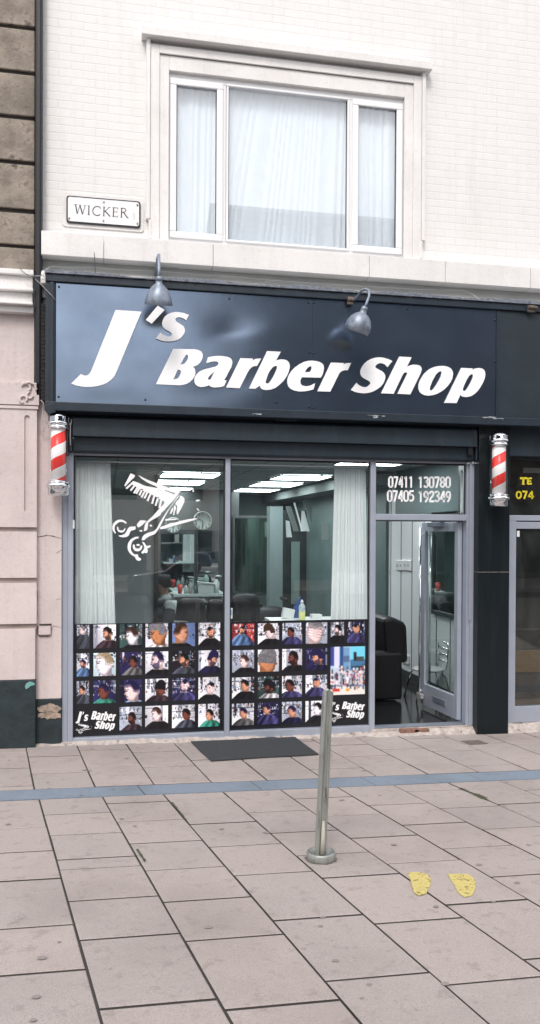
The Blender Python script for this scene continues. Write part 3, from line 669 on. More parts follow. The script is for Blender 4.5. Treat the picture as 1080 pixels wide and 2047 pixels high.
def strokes(segs, ox, oy, s, Y, name, m, parent, dz=0):
    mb = MB()
    for seg in segs:
        w_ = seg[-1]; pts = [at(ox+x/s, oy+y/s+dz, Y) for x, y in seg[:-1]]
        for a, c in zip(pts[:-1], pts[1:]):
            d = (c-a).normalized(); nn = Vector((d.z, 0, -d.x))*(at(ox+w_/s, oy, Y)-at(ox, oy, Y)).x*.5; e = d*.0015
            mb.face([a-nn-e, c-nn+e, c+nn+e, a+nn-e])
    return mb.build(name, m, parent)
LT = {'W': [((188, 65), (208, 176), 14), ((208, 176), (240, 78), 7), ((240, 72), (272, 182), 14), ((272, 182), (302, 80), 7), ((170, 63), (207, 66), 5), ((228, 70), (252, 72), 5), ((286, 77), (316, 80), 5)],
      'I': [((348, 80), (346, 188), 13), ((334, 78), (362, 82), 5), ((332, 187), (360, 190), 5)],
      'C': [((486, 112), (480, 98), (465, 90), (440, 88), (415, 98), (399, 118), (394, 145), (402, 172), (422, 190), (450, 197), (474, 192), (482, 182), 11)],
      'K': [((530, 92), (526, 202), 13), ((592, 100), (535, 150), 7), ((540, 142), (602, 208), 14), ((516, 92), (545, 94), 5), ((512, 202), (541, 204), 5), ((580, 97), (606, 100), 5)],
      'E': [((645, 102), (641, 208), 13), ((634, 101), (697, 107), 7), ((696, 105), (694, 124), 6), ((642, 151), (686, 155), 6), ((686, 146), (685, 164), 5), ((630, 208), (692, 214), 7), ((692, 214), (697, 196), 6)],
      'R': [((742, 110), (737, 219), 13), ((731, 109), (770, 111), (788, 120), (792, 136), (782, 152), (742, 160), 9), ((762, 158), (812, 226), 14), ((726, 218), (750, 221), 5), ((806, 225), (826, 227), 6)]}
for ch in 'WICKER'[:4]+'ER': strokes(LT[ch], 120, 398, 6, yw-.001, 'letter', M['ink'], ws)
strokes([((868, 175), (898, 178), (890, 205), (868, 200), 7), ((868, 232), (895, 236), (895, 205), 7)], 120, 398, 6, yw-.001, 'district_number', M['faint_red'], ws)
p = MB()
for (x, y) in ((138.5, 436.5), (207, 441.5), (275, 447), (275, 410), (208, 404)): p.lathe(at(x, y, yw-.003), [(0, -.003), (.008, -.003), (.008, .003)], 8, axis=(0, -1, 0))
p.build_each('screw', M['ink'], ws)

# ------------------------------------------------------------------ fascia sign
YF = -.25
fa = thing('shop_sign', (1.8, YF, 3.1), "long navy fascia sign with white slanted lettering J's Barber Shop", 'shop sign')
fx0 = at(91, 700, YF).x; fxe = 9.0
pxl = at(112.2, 700, YF).x; pxm = at(624.5, 710, YF).x; pxr = at(994, 720, YF).x
pzt = at(540, 592.3, YF).z; pzb = at(540, 818, YF).z
ztopf = at(540, 577, YF).z; zbotf = at(540, 833, YF).z
p = MB()
p.box(fx0, fxe, YF-.03, -.06, pzt+.004, ztopf); p.box(fx0, pxl-.004, YF-.015, -.055, zbotf, pzt+.003); p.box(fx0, fxe, YF-.035, -.06, zbotf-.012, pzb-.004)
p.box(fx0+.04, fx0+.075, YF-.03, YF-.0155, zbotf, pzt)
p.build('frame', M['fascia_frame'], fa, bevel=.006)
p = MB(); p.box(fx0+.03, fxe, YF+.03, -.06, zbotf, ztopf-.02); p.build('carcass', M['fascia_frame'], fa)
def bucklem():
    m = mat('brushed_blue_panel', (.20, .252, .335), .18, .93, var=.12, vscale=3, dirt=(.12, .14, .17), dscale=24, damt=.70); n = m.node_tree.nodes; l = m.node_tree.links; P = n['Principled BSDF']
    tc = n.new('ShaderNodeTexCoord'); mp_ = n.new('ShaderNodeMapping'); mp_.inputs['Scale'].default_value = (90, 90, 1.2); l.new(tc.outputs['Object'], mp_.inputs[0])
    t_ = n.new('ShaderNodeTexNoise'); t_.inputs['Scale'].default_value = 4; l.new(mp_.outputs[0], t_.inputs[0])
    b_ = n.new('ShaderNodeBump'); b_.inputs['Strength'].default_value = .10; b_.inputs['Distance'].default_value = .002; l.new(t_.outputs[0], b_.inputs['Height']); l.new(b_.outputs[0], P.inputs['Normal'])
    return m
M['panel'] = bucklem()
def sst(a, b, x): t = max(0, min(1, (x-a)/(b-a))); return t*t*(3-2*t)
def dent(X, Z, L):
    s = 0
    for (px, py, sx, sz, amp, rot) in L:
        c = at(px, py, YF); dx, dz = X-c.x, Z-c.z; a = R_(rot); u = dx*math.cos(a)+dz*math.sin(a); v = -dx*math.sin(a)+dz*math.cos(a)
        s += amp*math.exp(-(u/sx)**2-(v/(sz*(2.8 if v > 0 and amp < -.009 else 1)))**2)
    return s
DL = [(200, 625, .8, .17, -.0125, -20), (470, 657, .24, .075, -.0095, 14), (150, 800, .5, .2, .007, 0), (430, 790, .45, .14, -.009, 20), (540, 800, .25, .14, .003, 0), (520, 690, .3, .3, .003, 0), (330, 570, .6, .10, .005, 0)]
DR = [(720, 690, .35, .2, .0015, 0), (660, 800, .14, .14, -.0035, 0), (850, 640, .5, .2, -.003, 0), (800, 820, .5, .12, .002, 0)]
def panel(x0, x1, D, parent, nx, nz=44):
    c = MB()
    for i in range(nx+1):
        for j in range(nz+1):
            u, v = i/nx, j/nz; X = x0+(x1-x0)*u; Z = pzb+(pzt-pzb)*v
            e = sst(0, .22, u)*sst(0, .22, 1-u)*sst(0, .3, v)*sst(0, .3, 1-v)
            c.v.append((X, YF-dent(X, Z, D)*e, Z))
    for i in range(nx):
        for j in range(nz):
            a = i*(nz+1)+j; c.f.append((a, a+nz+1, a+nz+2, a+1)); c.m.append(0); c.sm.append(True)
    o = c.build('sign_panel', M['panel'], parent, fix=False); sm = o.modifiers.new('thickness', 'SOLIDIFY'); sm.thickness = .003; sm.offset = -1; sm.use_rim = False
panel(pxl, pxm-.0008, DL, fa, 130); panel(pxm+.0008, pxr, DR, fa, 90)
p = MB(); p.box(pxr+.006, fxe, YF-.004, YF+.028, pzb, pzt+.002); o = p.build('plain_board', M['fascia_dark'], fa)
p = MB(); p.box(pxr-.012, pxr+.012, YF-.012, YF-.006, pzb, pzt); p.build('joint_trim', M['fascia_frame'], fa)
p = MB()
for (x, y) in ((118, 573), (117.5, 793), (291, 799), (459, 597), (553, 805), (617, 605), (628, 605), (619, 705), (628, 706), (619, 813), (628, 815), (815, 617), (990, 640), (990, 722)):
    p.lathe(at(x, y, YF-.006), [(0, .005), (.007, .004), (.010, 0), (.010, -.006)], 10, axis=(0, -1, 0))
p.build_each('screw', M['fascia_frame'], fa)
# ragged flashing on the top edge
p = MB(); nseg = 260; rr_ = random.Random(12)
x0 = fx0-.005; dz = .0
for i in range(nseg):
    xa_ = x0+(5.2-x0)*i/nseg; xb_ = x0+(5.2-x0)*(i+1)/nseg; dz = .6*dz+rr_.uniform(-.006, .006)
    h1 = .035+dz+.008*math.sin(i*.13); y1 = YF-.048+rr_.uniform(-.006, .006)
    p.prism([(xa_, y1, ztopf+.002), (xa_, y1, ztopf+h1*.7), (xa_, YF-.015, ztopf+h1), (xa_, -.06, ztopf+h1+.02), (xa_, -.06, ztopf+.002)], (xb_-xa_, 0, 0))
p.build('flashing', M['lead'], fa)
p = MB()
for (x0_, x1_, y_) in ((505, 523, 826), (735, 770, 829), (745, 756, 832), (975, 992, 832), (985, 1006, 835), (965, 980, 833)):
    a, c = at(x0_, y_, YF-.037), at(x1_, y_+3, YF-.037); pts = [(a.x+(c.x-a.x)*k/7, YF-.0365, a.z-rr_.uniform(0, .006)) for k in range(8)]+[(a.x+(c.x-a.x)*k/7, YF-.0365, c.z+rr_.uniform(-.006, .006)) for k in range(7, -1, -1)]
    p.prism(pts, (0, -.002, 0))
p.build_each('peeling_paint', mat('peeled_primer', (.35, .38, .4), .8, var=.4, vscale=60), fa)

# lettering: outlines in the sign's plane
def zz1(L): return [(130+x/4, 600+y/4) for x, y in L]
def zz2(L): return [(300+x*210/1080, 680+y*210/1080) for x, y in L]
def zz3(L): return [(500+x*210/1080, 690+y*210/1080) for x, y in L]
def zz4(L): return [(690+x/7.2, 700+y/7.2) for x, y in L]
def zz5(L): return [(830+x/7.2, 710+y/7.2) for x, y in L]
G = []
G.append(('J', zz1([(405, 78), (614, 92), (600, 122), (405, 590), (390, 615), (365, 640), (335, 662), (300, 676), (255, 688), (215, 693), (170, 694), (130, 690), (90, 682), (50, 668), (128, 590), (145, 600), (165, 604), (182, 600), (196, 588), (208, 570)]), []))
G.append(("'", zz1([(742, 44), (798, 78), (694, 188), (646, 158)]), []))
G.append(('s', zz1([(992, 118), (968, 162), (955, 150), (940, 142), (922, 137), (905, 136), (888, 143), (883, 155), (892, 172), (925, 192), (950, 210), (960, 235), (957, 260), (945, 280), (927, 302), (900, 318), (870, 328), (830, 331), (790, 328), (757, 318), (728, 306), (764, 256), (778, 270), (795, 280), (820, 289), (840, 290), (853, 283), (855, 270), (845, 257), (825, 246), (800, 232), (782, 212), (777, 188), (782, 160), (797, 132), (820, 113), (850, 100), (880, 95), (910, 96), (950, 102)]), []))
G.append(('B', zz2([(240, 88), (400, 92), (460, 93), (500, 101), (530, 118), (543, 145), (542, 175), (530, 210), (512, 235), (490, 255), (465, 267), (440, 272), (456, 285), (465, 305), (468, 340), (460, 370), (440, 400), (410, 430), (380, 448), (345, 459), (300, 464), (180, 458), (62, 452)]), [zz2([(372, 150), (388, 152), (393, 165), (390, 190), (378, 212), (362, 233), (345, 245), (316, 250), (345, 190)]), zz2([(285, 305), (308, 305), (318, 318), (318, 335), (305, 365), (290, 388), (270, 399), (240, 404), (262, 355)])]))
G.append(('a', zz2([(596, 175), (660, 163), (710, 161), (760, 164), (800, 172), (828, 184), (843, 203), (848, 228), (838, 275), (810, 325), (785, 375), (762, 412), (788, 413), (765, 468), (748, 476), (715, 483), (670, 486), (635, 482), (618, 474), (606, 462), (590, 471), (560, 479), (525, 482), (495, 475), (470, 457), (458, 435), (455, 405), (462, 378), (480, 350), (510, 322), (550, 302), (620, 285), (665, 274), (690, 262), (703, 248), (704, 232), (692, 221), (670, 217), (625, 222), (578, 238)]), [zz2([(662, 325), (640, 342), (612, 368), (598, 388), (596, 403), (610, 407), (624, 400), (634, 383)])]))
G.append(('r', [(480.8, 715.8), (506.1, 716.9), (505.1, 721.2), (508.6, 718.4), (513, 717), (522.4, 716.8), (514, 731.6), (508, 731.8), (503.5, 734), (499.5, 738), (495.4, 744.2), (490.6, 753.9), (479.3, 776.1), (452.1, 774.5)], []))
G.append(('b', zz3([(176, 60), (316, 68), (268, 158), (290, 150), (320, 145), (350, 147), (380, 157), (400, 178), (409, 205), (408, 235), (395, 285), (370, 332), (340, 372), (305, 405), (265, 437), (215, 456), (170, 461), (140, 458), (118, 447), (105, 432), (100, 416), (78, 430), (55, 448), (-11, 445)]), [zz3([(262, 212), (275, 215), (278, 228), (268, 262), (240, 320), (215, 362), (195, 388), (178, 396), (163, 390), (162, 370), (185, 300), (205, 262), (235, 225)])]))
G.append(('e', zz3([(600, 160), (640, 159), (680, 163), (715, 172), (742, 187), (757, 208), (762, 235), (755, 275), (742, 310), (728, 334), (535, 330), (522, 350), (518, 375), (522, 398), (538, 414), (565, 422), (600, 420), (632, 410), (670, 390), (652, 455), (610, 466), (560, 474), (510, 476), (460, 468), (420, 450), (395, 425), (383, 390), (384, 350), (398, 308), (425, 265), (460, 230), (505, 197), (550, 173)]), [zz3([(630, 216), (632, 240), (625, 262), (613, 276), (565, 277), (580, 248), (598, 228), (615, 218)])]))
G.append(('r', zz3([(832, 178), (970, 184), (955, 206), (970, 193), (990, 184), (1042, 182), (1005, 258), (975, 257), (950, 264), (930, 276), (915, 297), (826, 478), (692, 474)]), []))
G.append(('S', zz4([(682, 155), (612, 245), (590, 222), (570, 205), (545, 192), (510, 186), (475, 194), (447, 215), (434, 240), (450, 258), (490, 280), (535, 304), (565, 332), (579, 365), (580, 400), (567, 445), (545, 485), (510, 527), (465, 562), (410, 592), (350, 612), (290, 620), (230, 618), (160, 605), (120, 590), (84, 572), (166, 468), (182, 487), (205, 505), (240, 524), (275, 532), (310, 528), (342, 508), (362, 485), (366, 468), (352, 448), (320, 430), (280, 410), (245, 385), (223, 350), (218, 310), (228, 270), (250, 228), (280, 190), (320, 155), (370, 128), (430, 108), (490, 101), (550, 107), (620, 126)]), []))
G.append(('h', zz4([(780, 92), (960, 102), (890, 240), (920, 223), (960, 212), (1000, 208), (1040, 212), (1070, 220), (1092, 236), (1104, 262), (1102, 290), (1088, 335), (940, 636), (752, 628), (890, 350), (895, 335), (888, 322), (870, 318), (848, 328), (825, 365), (700, 628), (518, 620)]), []))
G.append(('o', zz5([(360, 155), (410, 154), (455, 161), (495, 177), (525, 202), (543, 235), (548, 270), (537, 335), (513, 385), (475, 438), (430, 485), (380, 522), (325, 552), (260, 575), (190, 583), (135, 575), (95, 556), (67, 530), (48, 485), (48, 430), (62, 380), (90, 325), (125, 272), (165, 232), (210, 198), (260, 174), (310, 160)]), [zz5([(370, 230), (382, 238), (380, 265), (368, 308), (340, 365), (300, 432), (265, 482), (240, 507), (222, 508), (212, 492), (217, 455), (250, 370), (300, 280), (340, 240)])]))
G.append(('p', zz5([(664, 182), (835, 190), (822, 214), (845, 198), (880, 187), (925, 184), (965, 192), (992, 210), (1008, 240), (1012, 280), (1003, 335), (980, 390), (945, 455), (900, 518), (860, 555), (815, 585), (765, 600), (715, 602), (675, 593), (652, 572), (598, 690), (418, 686)]), [zz5([(815, 271), (832, 280), (833, 305), (820, 345), (795, 400), (760, 462), (735, 498), (715, 514), (697, 514), (687, 498), (698, 455), (740, 360), (780, 295)])]))
def curve_mesh(name, outlines, to3, depth, m, parent):
    "outline with holes -> filled, slightly thick mesh; outlines are 2-D (u,v), to3 maps them into the world"
    cu = bpy.data.curves.new(name+'_tmp', 'CURVE'); cu.dimensions = '2D'; cu.fill_mode = 'BOTH'
    for pts in outlines:
        s = cu.splines.new('POLY'); s.points.add(len(pts)-1); s.use_cyclic_u = True
        for q, (u, v) in zip(s.points, pts): q.co = (u, v, 0, 1)
    ob_ = bpy.data.objects.new('tmp', cu); me = bpy.data.meshes.new_from_object(ob_)
    mb = MB(); co_ = [v.co.copy() for v in me.vertices]
    for f_ in me.polygons: mb.face([to3(co_[i].x, co_[i].y) for i in f_.vertices])
    d = Vector((0, depth, 0))
    for pts in outlines:
        k = len(pts)
        for i in range(k):
            a = Vector(to3(*pts[i])); b2 = Vector(to3(*pts[(i+1) % k])); mb.face([a, b2, b2+d, a+d])
    bpy.data.objects.remove(ob_); bpy.data.curves.remove(cu); bpy.data.meshes.remove(me)
    o = mb.build(name, m, parent, fix=False); return o
YL = YF-.012
for (ch, outer, holes) in G:
    wpts = []
    for q in [outer]+holes: wpts.append([(at(x, y, YL).x, at(x, y, YL).z) for x, y in q])
    curve_mesh('apostrophe' if ch == "'" else 'letter', wpts, lambda u, v: (u, YL, v), .004, M['letter'], fa)

# fascia end bracket and conduit, left lower corner
p = MB(); c_ = at(101, 818, YF-.01); p.obox(c_, Vector((.035, 0, .015)), Vector((0, .03, 0)), Vector((-.015, 0, .04))); p.build('corner_clip', M['fascia_frame'], fa, bevel=.003)

# ------------------------------------------------------------------ lamps
def lampthing(loc, label):
    return thing('sign_lamp', loc, label, 'lamp', 'sign lamps on swan necks above the fascia')
YA = YF-.34
l1 = lampthing(at(317, 580, YA), 'grey swan neck sign lamp shining down above the apostrophe')
c0 = at(318, 553, YA); c1 = Vector((at(317, 540, -.10).x, -.10, at(317, 540, -.10).z))
b = MB(); top = at(316, 524, (YA-.1)/2-.05)
b.tube([Vector((top.x, -.03, c1.z-.04)), Vector((top.x, -.12, c1.z+.02)), Vector((top.x, -.22, top.z+.02)), Vector((top.x, -.34, top.z+.05)), Vector((top.x, YA+.06, top.z+.02)), Vector((c0.x, YA, c0.z+.06)), Vector((c0.x, YA, c0.z-.03))], .014, 12)
b.build('neck', M['lamp_metal'], l1)
def shade(root, apex, axis, s, bowl=False):
    ax_ = Vector(axis).normalized()
    if not bowl: prof_ = [(.028, 0), (.030, .035), (.045, .045), (.075, .075), (.10, .12), (.118, .17), (.125, .215), (.122, .218)]
    else: prof_ = [(.03, 0), (.032, .03), (.06, .045), (.095, .08), (.118, .13), (.122, .175), (.112, .215), (.108, .216)]
    prof_ = [(r*s, h*s) for r, h in prof_]
    o = MB().lathe(apex, prof_, 32, axis=ax_).build('shade', M['lamp_metal'], root, fix=False)
    inner = [(r-.006 if r > .03*s else r*.8, h-.002) for r, h in prof_[2:-1]]
    MB().lathe(apex, inner, 32, axis=ax_).build('shade_lining', M['lamp_inner'], root, fix=False)
    MB().lathe(Vector(apex)+ax_*prof_[-1][1]*.78, [(0, 0), (prof_[-1][0]*.9, 0), (prof_[-1][0]*.9, .006), (0, .02)], 28, axis=ax_).build('lens', M['lamp_inner'], root, fix=False)
    MB().lathe(apex, [(0, -.03*s), (.024*s, -.03*s), (.03*s, -.01*s), (.03*s, .012*s), (0, .012*s)], 20, axis=ax_).build('socket', M['lamp_metal'], root)
shade(l1, at(318, 559, YA), (.0, .28, -1), 1.0)
l2 = lampthing(at(718, 640, YA), 'grey round sign lamp on a curled neck above the word Shop')
A2 = at(728, 619, YA)
b = MB(); b.tube([at(701, 600, YF-.04), at(708, 599, YF-.08), at(716, 591, YF-.14), at(722, 582, YF-.2), at(731, 578, YF-.27), at(738, 581, YF-.32), at(738, 592, YA), at(733, 606, YA), A2], .012, 12); b.build('neck', M['lamp_metal'], l2)
b = MB(); c_ = at(700, 600, YF-.04); b.box(c_.x-.03, c_.x+.03, YF-.06, YF-.031, c_.z-.045, c_.z+.03); b.tube([c_+Vector((-.03, -.02, 0)), c_+Vector((.03, -.02, 0))], .02, 10); b.build('bracket', M['rust'], l2, bevel=.003)
shade(l2, A2, (-.28, .32, -1), 1.0, True)
# stub of another bracket at the right edge
b = MB(); c_ = at(1062, 617, YF-.04); b.box(c_.x-.04, c_.x+.04, YF-.06, YF-.031, c_.z-.04, c_.z+.03); b.tube([c_+Vector((-.04, -.03, .01)), c_+Vector((.05, -.03, .0))], .018, 8)
tag(b.build('lamp_bracket', M['rust'], bevel=.003), 'rusty empty bracket at the right end of the fascia', 'bracket')
# cables and a thin rod
def cable(pts, r, label, m=None, name='cable'):
    b = MB(); b.tube(pts, r, 6); return tag(b.build(name, m or M['wire']), label, 'cable' if name == 'cable' else 'rod')
cable([at(40, 553, -.2), at(60, 552, -.22), at(85, 551.5, -.28), at(90, 552, -.29)], .0035, 'pale cable crossing the downpipe to the sign corner')
cable([at(70, 557, -.22), at(80, 566, -.25), at(93, 580, -.285), at(104, 591, -.29), at(112, 601, -.27)], .003, 'thin cable slanting down across the left end of the sign')
cable([at(40, 536, -.16), at(48, 545, -.17), at(60, 552, -.18), at(75, 556, -.22), at(84, 549, -.28)], .003, 'dark slack cable hanging at the stone building edge', M['wire_dark'])
cable([at(86, 550, -.27), at(91, 540, -.1), at(103, 532, -.07), at(130, 534, -.07), at(180, 534, -.07), at(235, 539, -.075), at(290, 541, -.075), at(330, 543, -.075), at(400, 549, -.075), at(470, 553, -.075), at(540, 560, -.075), at(640, 567, -.075), at(740, 573, -.075), at(850, 579, -.075), at(930, 581, -.075), at(945, 588, -.09), at(958, 598, -.2)], .0035, 'long painted cable clipped along the white band above the sign', M['cove_shade_paint'])
cable([at(188.5, 505, -.22), at(191, 550, -.26)], .0035, 'short dark upright rod on the ledge above the sign', M['wire_dark'], 'rod')
cable([at(82, 800, -.14), at(87, 805, -.14), at(86, 820, -.12), at(82, 850, -.10), at(83, 864, -.09), at(89, 868, -.09), at(95, 862, -.1)], .004, 'pink painted cable looping beside the left barber pole', M['pink_paint'])

# ------------------------------------------------------------------ beam under the fascia + roller shutter box
sb_ = thing('roller_shutter', (1.6, -.15, 2.9), 'navy roller shutter housing box above the shop window and door', 'shutter box')
YS = -.17
bx0, bx1 = at(145, 870, YS).x, at(954, 870, YS).x
zt, zm, zb = at(540, 843.5, YS).z, at(540, 882, YS).z, at(540, 914, -.08).z
p = MB(); p.prism([(bx0, YS, zm), (bx0, YS, zt-.02), (bx0, YS+.02, zt), (bx0, .04, zt), (bx0, .04, zm+.002), (bx0, YS+.02, zm)], (bx1-bx0, 0, 0)); p.build('upper_case', M['shutter'], sb_, bevel=.004)
p = MB(); p.prism([(bx0+.005, -.10, zb+.02), (bx0+.005, -.11, zm-.002), (bx0+.005, .03, zm-.002), (bx0+.005, .03, zb), (bx0+.005, -.08, zb)], (bx1-bx0-.01, 0, 0)); p.build('lower_case', M['shutter'], sb_, bevel=.003)
p = MB(); p.box(bx0-.03, bx0-.002, -.14, .03, zb+.01, zt-.01); p.box(bx1+.002, bx1+.02, -.14, .03, zb+.01, zt-.01); p.build_each('end_plate', M['fascia_frame'], sb_, bevel=.004)
p = MB(); a = at(937, 900, -.15); p.box(a.x-.0, a.x+.045, -.15, -.101, a.z-.05, a.z+.06); p.tube([at(946, 855, -.19), at(949, 870, -.2), at(947, 890, -.19)], .004, 6); p.build('lock_box', M['black'], sb_, bevel=.008)
p = MB(); p.box(at(553, 838, -.2).x, at(594, 838, -.2).x, YS-.01, -.1, zt+.012, zt+.04); p.build('catch_plate', M['fascia_dark'], sb_)
tag(MB().tube([at(144, 838, -.19), at(141, 850, -.2), at(140.5, 870, -.2), at(141, 890, -.2)], .005, 6).build('cable', M['wire']), 'short pale cable hanging by the left end of the shutter box', 'cable')
p = MB(); p.box(at(95, 830, -.1).x, 9, -.12, .35, zt+.045, zbotf-.02); p.box(fx0+.05, 9, -.06, .35, zt+.005, zt+.044); p.box(at(124, 850, 0).x, bx0-.035, -.058, .3, 2.70, zt+.004)
tag(p.build('timber_beam', M['fascia_frame'], bevel=.004), 'dark navy beam in the shadow under the fascia sign', 'beam')

# ------------------------------------------------------------------ shopfront frame
sf = thing('shopfront_window', (1.2, 0, 0), 'silver aluminium framed shop window with two tall panes and a door fanlight', 'shop window')
A_ = lambda x, y=1200, Y=0: at(x, y, Y).x
z0s = .0; zsill = at(297, 1468, 0).z; zhead = at(540, 918.5, 0).z; zvb = at(297, 1469.5, 0).z
xA0, xA1, xA2 = A_(124.3), A_(136), A_(147); xM0, xM1 = A_(449.3), A_(459); xD0, xD1 = A_(738.5), A_(748.8); xE0, xE1 = A_(930, 1200), A_(943, 1200)
zT1, zT0 = at(840, 1028, 0).z, at(840, 1040, 0).z
zdoor = at(840, 1453, 0).z
p = MB()
gl = ground(-.3, 0)-.02
p.box(xA0, xA1, -.015, .07, gl, zhead+.06); p.box(xA1+.001, xA2-.002, -.03, .07, gl, zhead+.02)
p.box(xM0, xM1, -.03, .07, gl, zhead); p.box(xD0, xD1, -.03, .07, gl, zhead)
p.box(xE0, xE0+(xE1-xE0)*.45, -.03, .07, gl, zhead); p.box(xE0+(xE1-xE0)*.47, xE1+.01, -.045, .07, gl+.03, zhead)
p.box(xA2-.001, xE0-.002, -.02, .065, zhead-.001, zhead+.028)
p.box(xD1+.001, xE0-.001, -.024, .065, zT0, zT1)
p.build('frame', M['alu'], sf, bevel=.003)
p = MB(); p.box(xA2-.001, xM0-.001, -.035, .07, gl, zsill); p.box(xM1+.001, xD0-.001, -.035, .07, gl, zsill-.002); p.build('sill', M['alu'], sf, bevel=.004)
for (a, b_, z0_, z1_) in ((xA2-.004, xM0+.001, zsill, zhead), (xM1-.001, xD0+.001, zsill-.002, zhead), (xD1-.001, xE0+.001, zT1, zhead)):
    p = MB(); p.box(a, b_, .024, .030, z0_, z1_); p.build('pane', M['glass'], sf)
    p = MB(); t_ = .012
    p.box(a+.004, a+.004+t_, .008, .0235, z0_, z1_); p.box(b_-.002-t_, b_-.002, .008, .0235, z0_, z1_); p.box(a+.02, b_-.02, .008, .0235, z1_-.018, z1_-.001)
    p.build('gasket', M['gasket'], sf)
# worn strip on the left jamb, sticker on the mullion
p = MB(); a = at(147.5, 1048, -.036); p.box(a.x-.008, a.x+.008, -.034, -.031, a.z-.04, a.z+.04); p.build('hinge_tab', M['upvc'], sf)
p = MB(); a, c = at(459.5, 1216, .0), at(465.5, 1237, .0); p.box(a.x, c.x, .019, .0225, c.z, a.z); p.build('sticker', [M['paper']], sf)
p = MB(); a, c = at(460.5, 1219, .0), at(464.5, 1230, .0); p.box(a.x, c.x, .0175, .0188, c.z, a.z); p.build('sticker_print', [mat('blue_print', (.2, .45, .7), .5)], sf)

# text helper (built-in font turned into a mesh, fitted to a box on a Y plane)
def text_mesh(body, x0, x1, z0, z1, Y, m, parent, name='lettering', bold=.02, shear=0):
    cu = bpy.data.curves.new('tmp', 'FONT'); cu.body = body; cu.offset = bold; cu.shear = shear
    ob_ = bpy.data.objects.new('tmp', cu); me = bpy.data.meshes.new_from_object(ob_)
    xs_ = [v.co.x for v in me.vertices]; ys_ = [v.co.y for v in me.vertices]; ax_, bx_, ay_, by_ = min(xs_), max(xs_), min(ys_), max(ys_)
    mb = MB(); co_ = [v.co.copy() for v in me.vertices]
    for f_ in me.polygons: mb.face([(x0+(co_[i].x-ax_)/(bx_-ax_)*(x1-x0), Y, z0+(co_[i].y-ay_)/(by_-ay_)*(z1-z0)) for i in f_.vertices])
    bpy.data.objects.remove(ob_); bpy.data.curves.remove(cu); bpy.data.meshes.remove(me)
    return mb.build(name, m, parent, fix=False)
# phone numbers: condensed heavy digits
DG = {'0': [[(2, 3), (.8, 6), (.8, 18), (2, 21), (4, 22), (6, 21), (7.2, 18), (7.2, 6), (6, 3), (4, 2), (2, 3)]], '1': [[(1.6, 4.5), (3.6, 3), (4.4, 2)], [(4.4, 1), (4.4, 23)]],
      '2': [[(.9, 6), (2, 3), (4, 2), (6.2, 3), (7, 6), (6, 10), (2.5, 16), (1, 21)], [(.2, 21.6), (7.8, 21.6)]], '3': [[(.9, 4.5), (2.5, 2.4), (5, 2.2), (6.8, 4.5), (6.6, 8), (4, 11)], [(4, 11), (6.6, 13), (7, 18), (5.2, 21.4), (2.6, 21.6), (.8, 19)]],
      '4': [[(5.2, 2), (.9, 15.5)], [(.2, 16.2), (8, 16.2)], [(5.8, 1), (5.8, 23)]], '5': [[(1, 2.2), (7.4, 2.2)], [(1.4, 2.5), (1.2, 10.5), (4, 9.5), (6.4, 11), (7.2, 15), (6.4, 19.5), (4, 21.8), (1, 20.5)]],
      '7': [[(.2, 2.4), (7.6, 2.4)], [(7, 3), (2.8, 23)]], '8': [[(4, 11.5), (1.2, 9), (1.2, 4.5), (4, 2.2), (6.8, 4.5), (6.8, 9), (4, 11.5)], [(4, 11.5), (.9, 14.5), (.9, 19), (4, 21.8), (7.1, 19), (7.1, 14.5), (4, 11.5)]],
      '9': [[(7, 10), (4.4, 13.2), (1.6, 12), (.9, 8), (1.6, 4), (4, 2.2), (6.4, 4), (7.1, 9), (6.4, 16), (3, 23)]]}
def digits(px0, px1, pyt, body, Y, m, parent):
    n_ = len(body); wd = (px1-px0)/n_
    for k_, ch in enumerate(body):
        if ch == ' ': continue
        segs = [tuple(st_)+(4.0 if ch in '1' and i_ == len(DG[ch])-1 else 4.3,) for i_, st_ in enumerate(DG[ch])]
        strokes([tuple((px0+wd*k_+x*(wd-1.2)/8, pyt+y) for x, y in sg[:-1])+(sg[-1],) for sg in segs], 0, 0, 1, Y, 'digit', m, parent)
digits(777, 827.5, 951.5, '07411', .0195, M['letter'], sf); digits(836, 902, 952, '130780', .0195, M['letter'], sf)
digits(774.5, 829, 979.5, '07405', .0195, M['letter'], sf); digits(836, 902.5, 980.5, '192349', .0195, M['letter'], sf)

# scissors-and-comb decal
LG = []
def Lg(*pts): LG.append([list(pts)])
Lg((222, 143), (240, 146), (272, 165), (258, 190), (230, 215), (165, 283), (155, 272), (195, 195))
Lg((250, 224), (300, 240), (365, 272), (420, 285), (520, 300), (600, 330), (650, 352), (690, 366), (660, 402), (630, 432), (600, 452), (560, 432), (520, 410), (480, 385), (440, 362), (395, 345), (350, 325), (300, 298), (262, 275), (236, 262), (230, 245))
for (bx_, by_, tx_, ty_) in ((176, 306, 238, 250), (222, 330, 270, 268), (258, 356, 300, 290), (282, 362, 322, 298), (318, 378, 348, 312), (340, 402, 380, 330), (372, 412, 405, 345), (405, 440, 440, 358), (455, 470, 480, 380), (492, 492, 520, 400), (535, 515, 555, 425), (580, 540, 600, 440)):
    d = Vector((tx_-bx_, ty_-by_)).normalized(); n_ = Vector((-d.y, d.x))*10
    LG.append([[(bx_-n_.x, by_-n_.y), (bx_+n_.x, by_+n_.y), (tx_+n_.x, ty_+n_.y), (tx_-n_.x, ty_-n_.y)]])
Lg((305, 163), (320, 168), (380, 200), (450, 228), (540, 262), (640, 298), (700, 325), (765, 322), (730, 352), (690, 352), (620, 330), (540, 305), (470, 270), (410, 243), (350, 205))
Lg((765, 330), (742, 362), (690, 430), (640, 480), (610, 512), (580, 545), (550, 572), (548, 590), (510, 615), (455, 645), (415, 672), (405, 745), (385, 764), (366, 765), (375, 710), (385, 675), (470, 595), (540, 515), (600, 455), (655, 405), (715, 345))
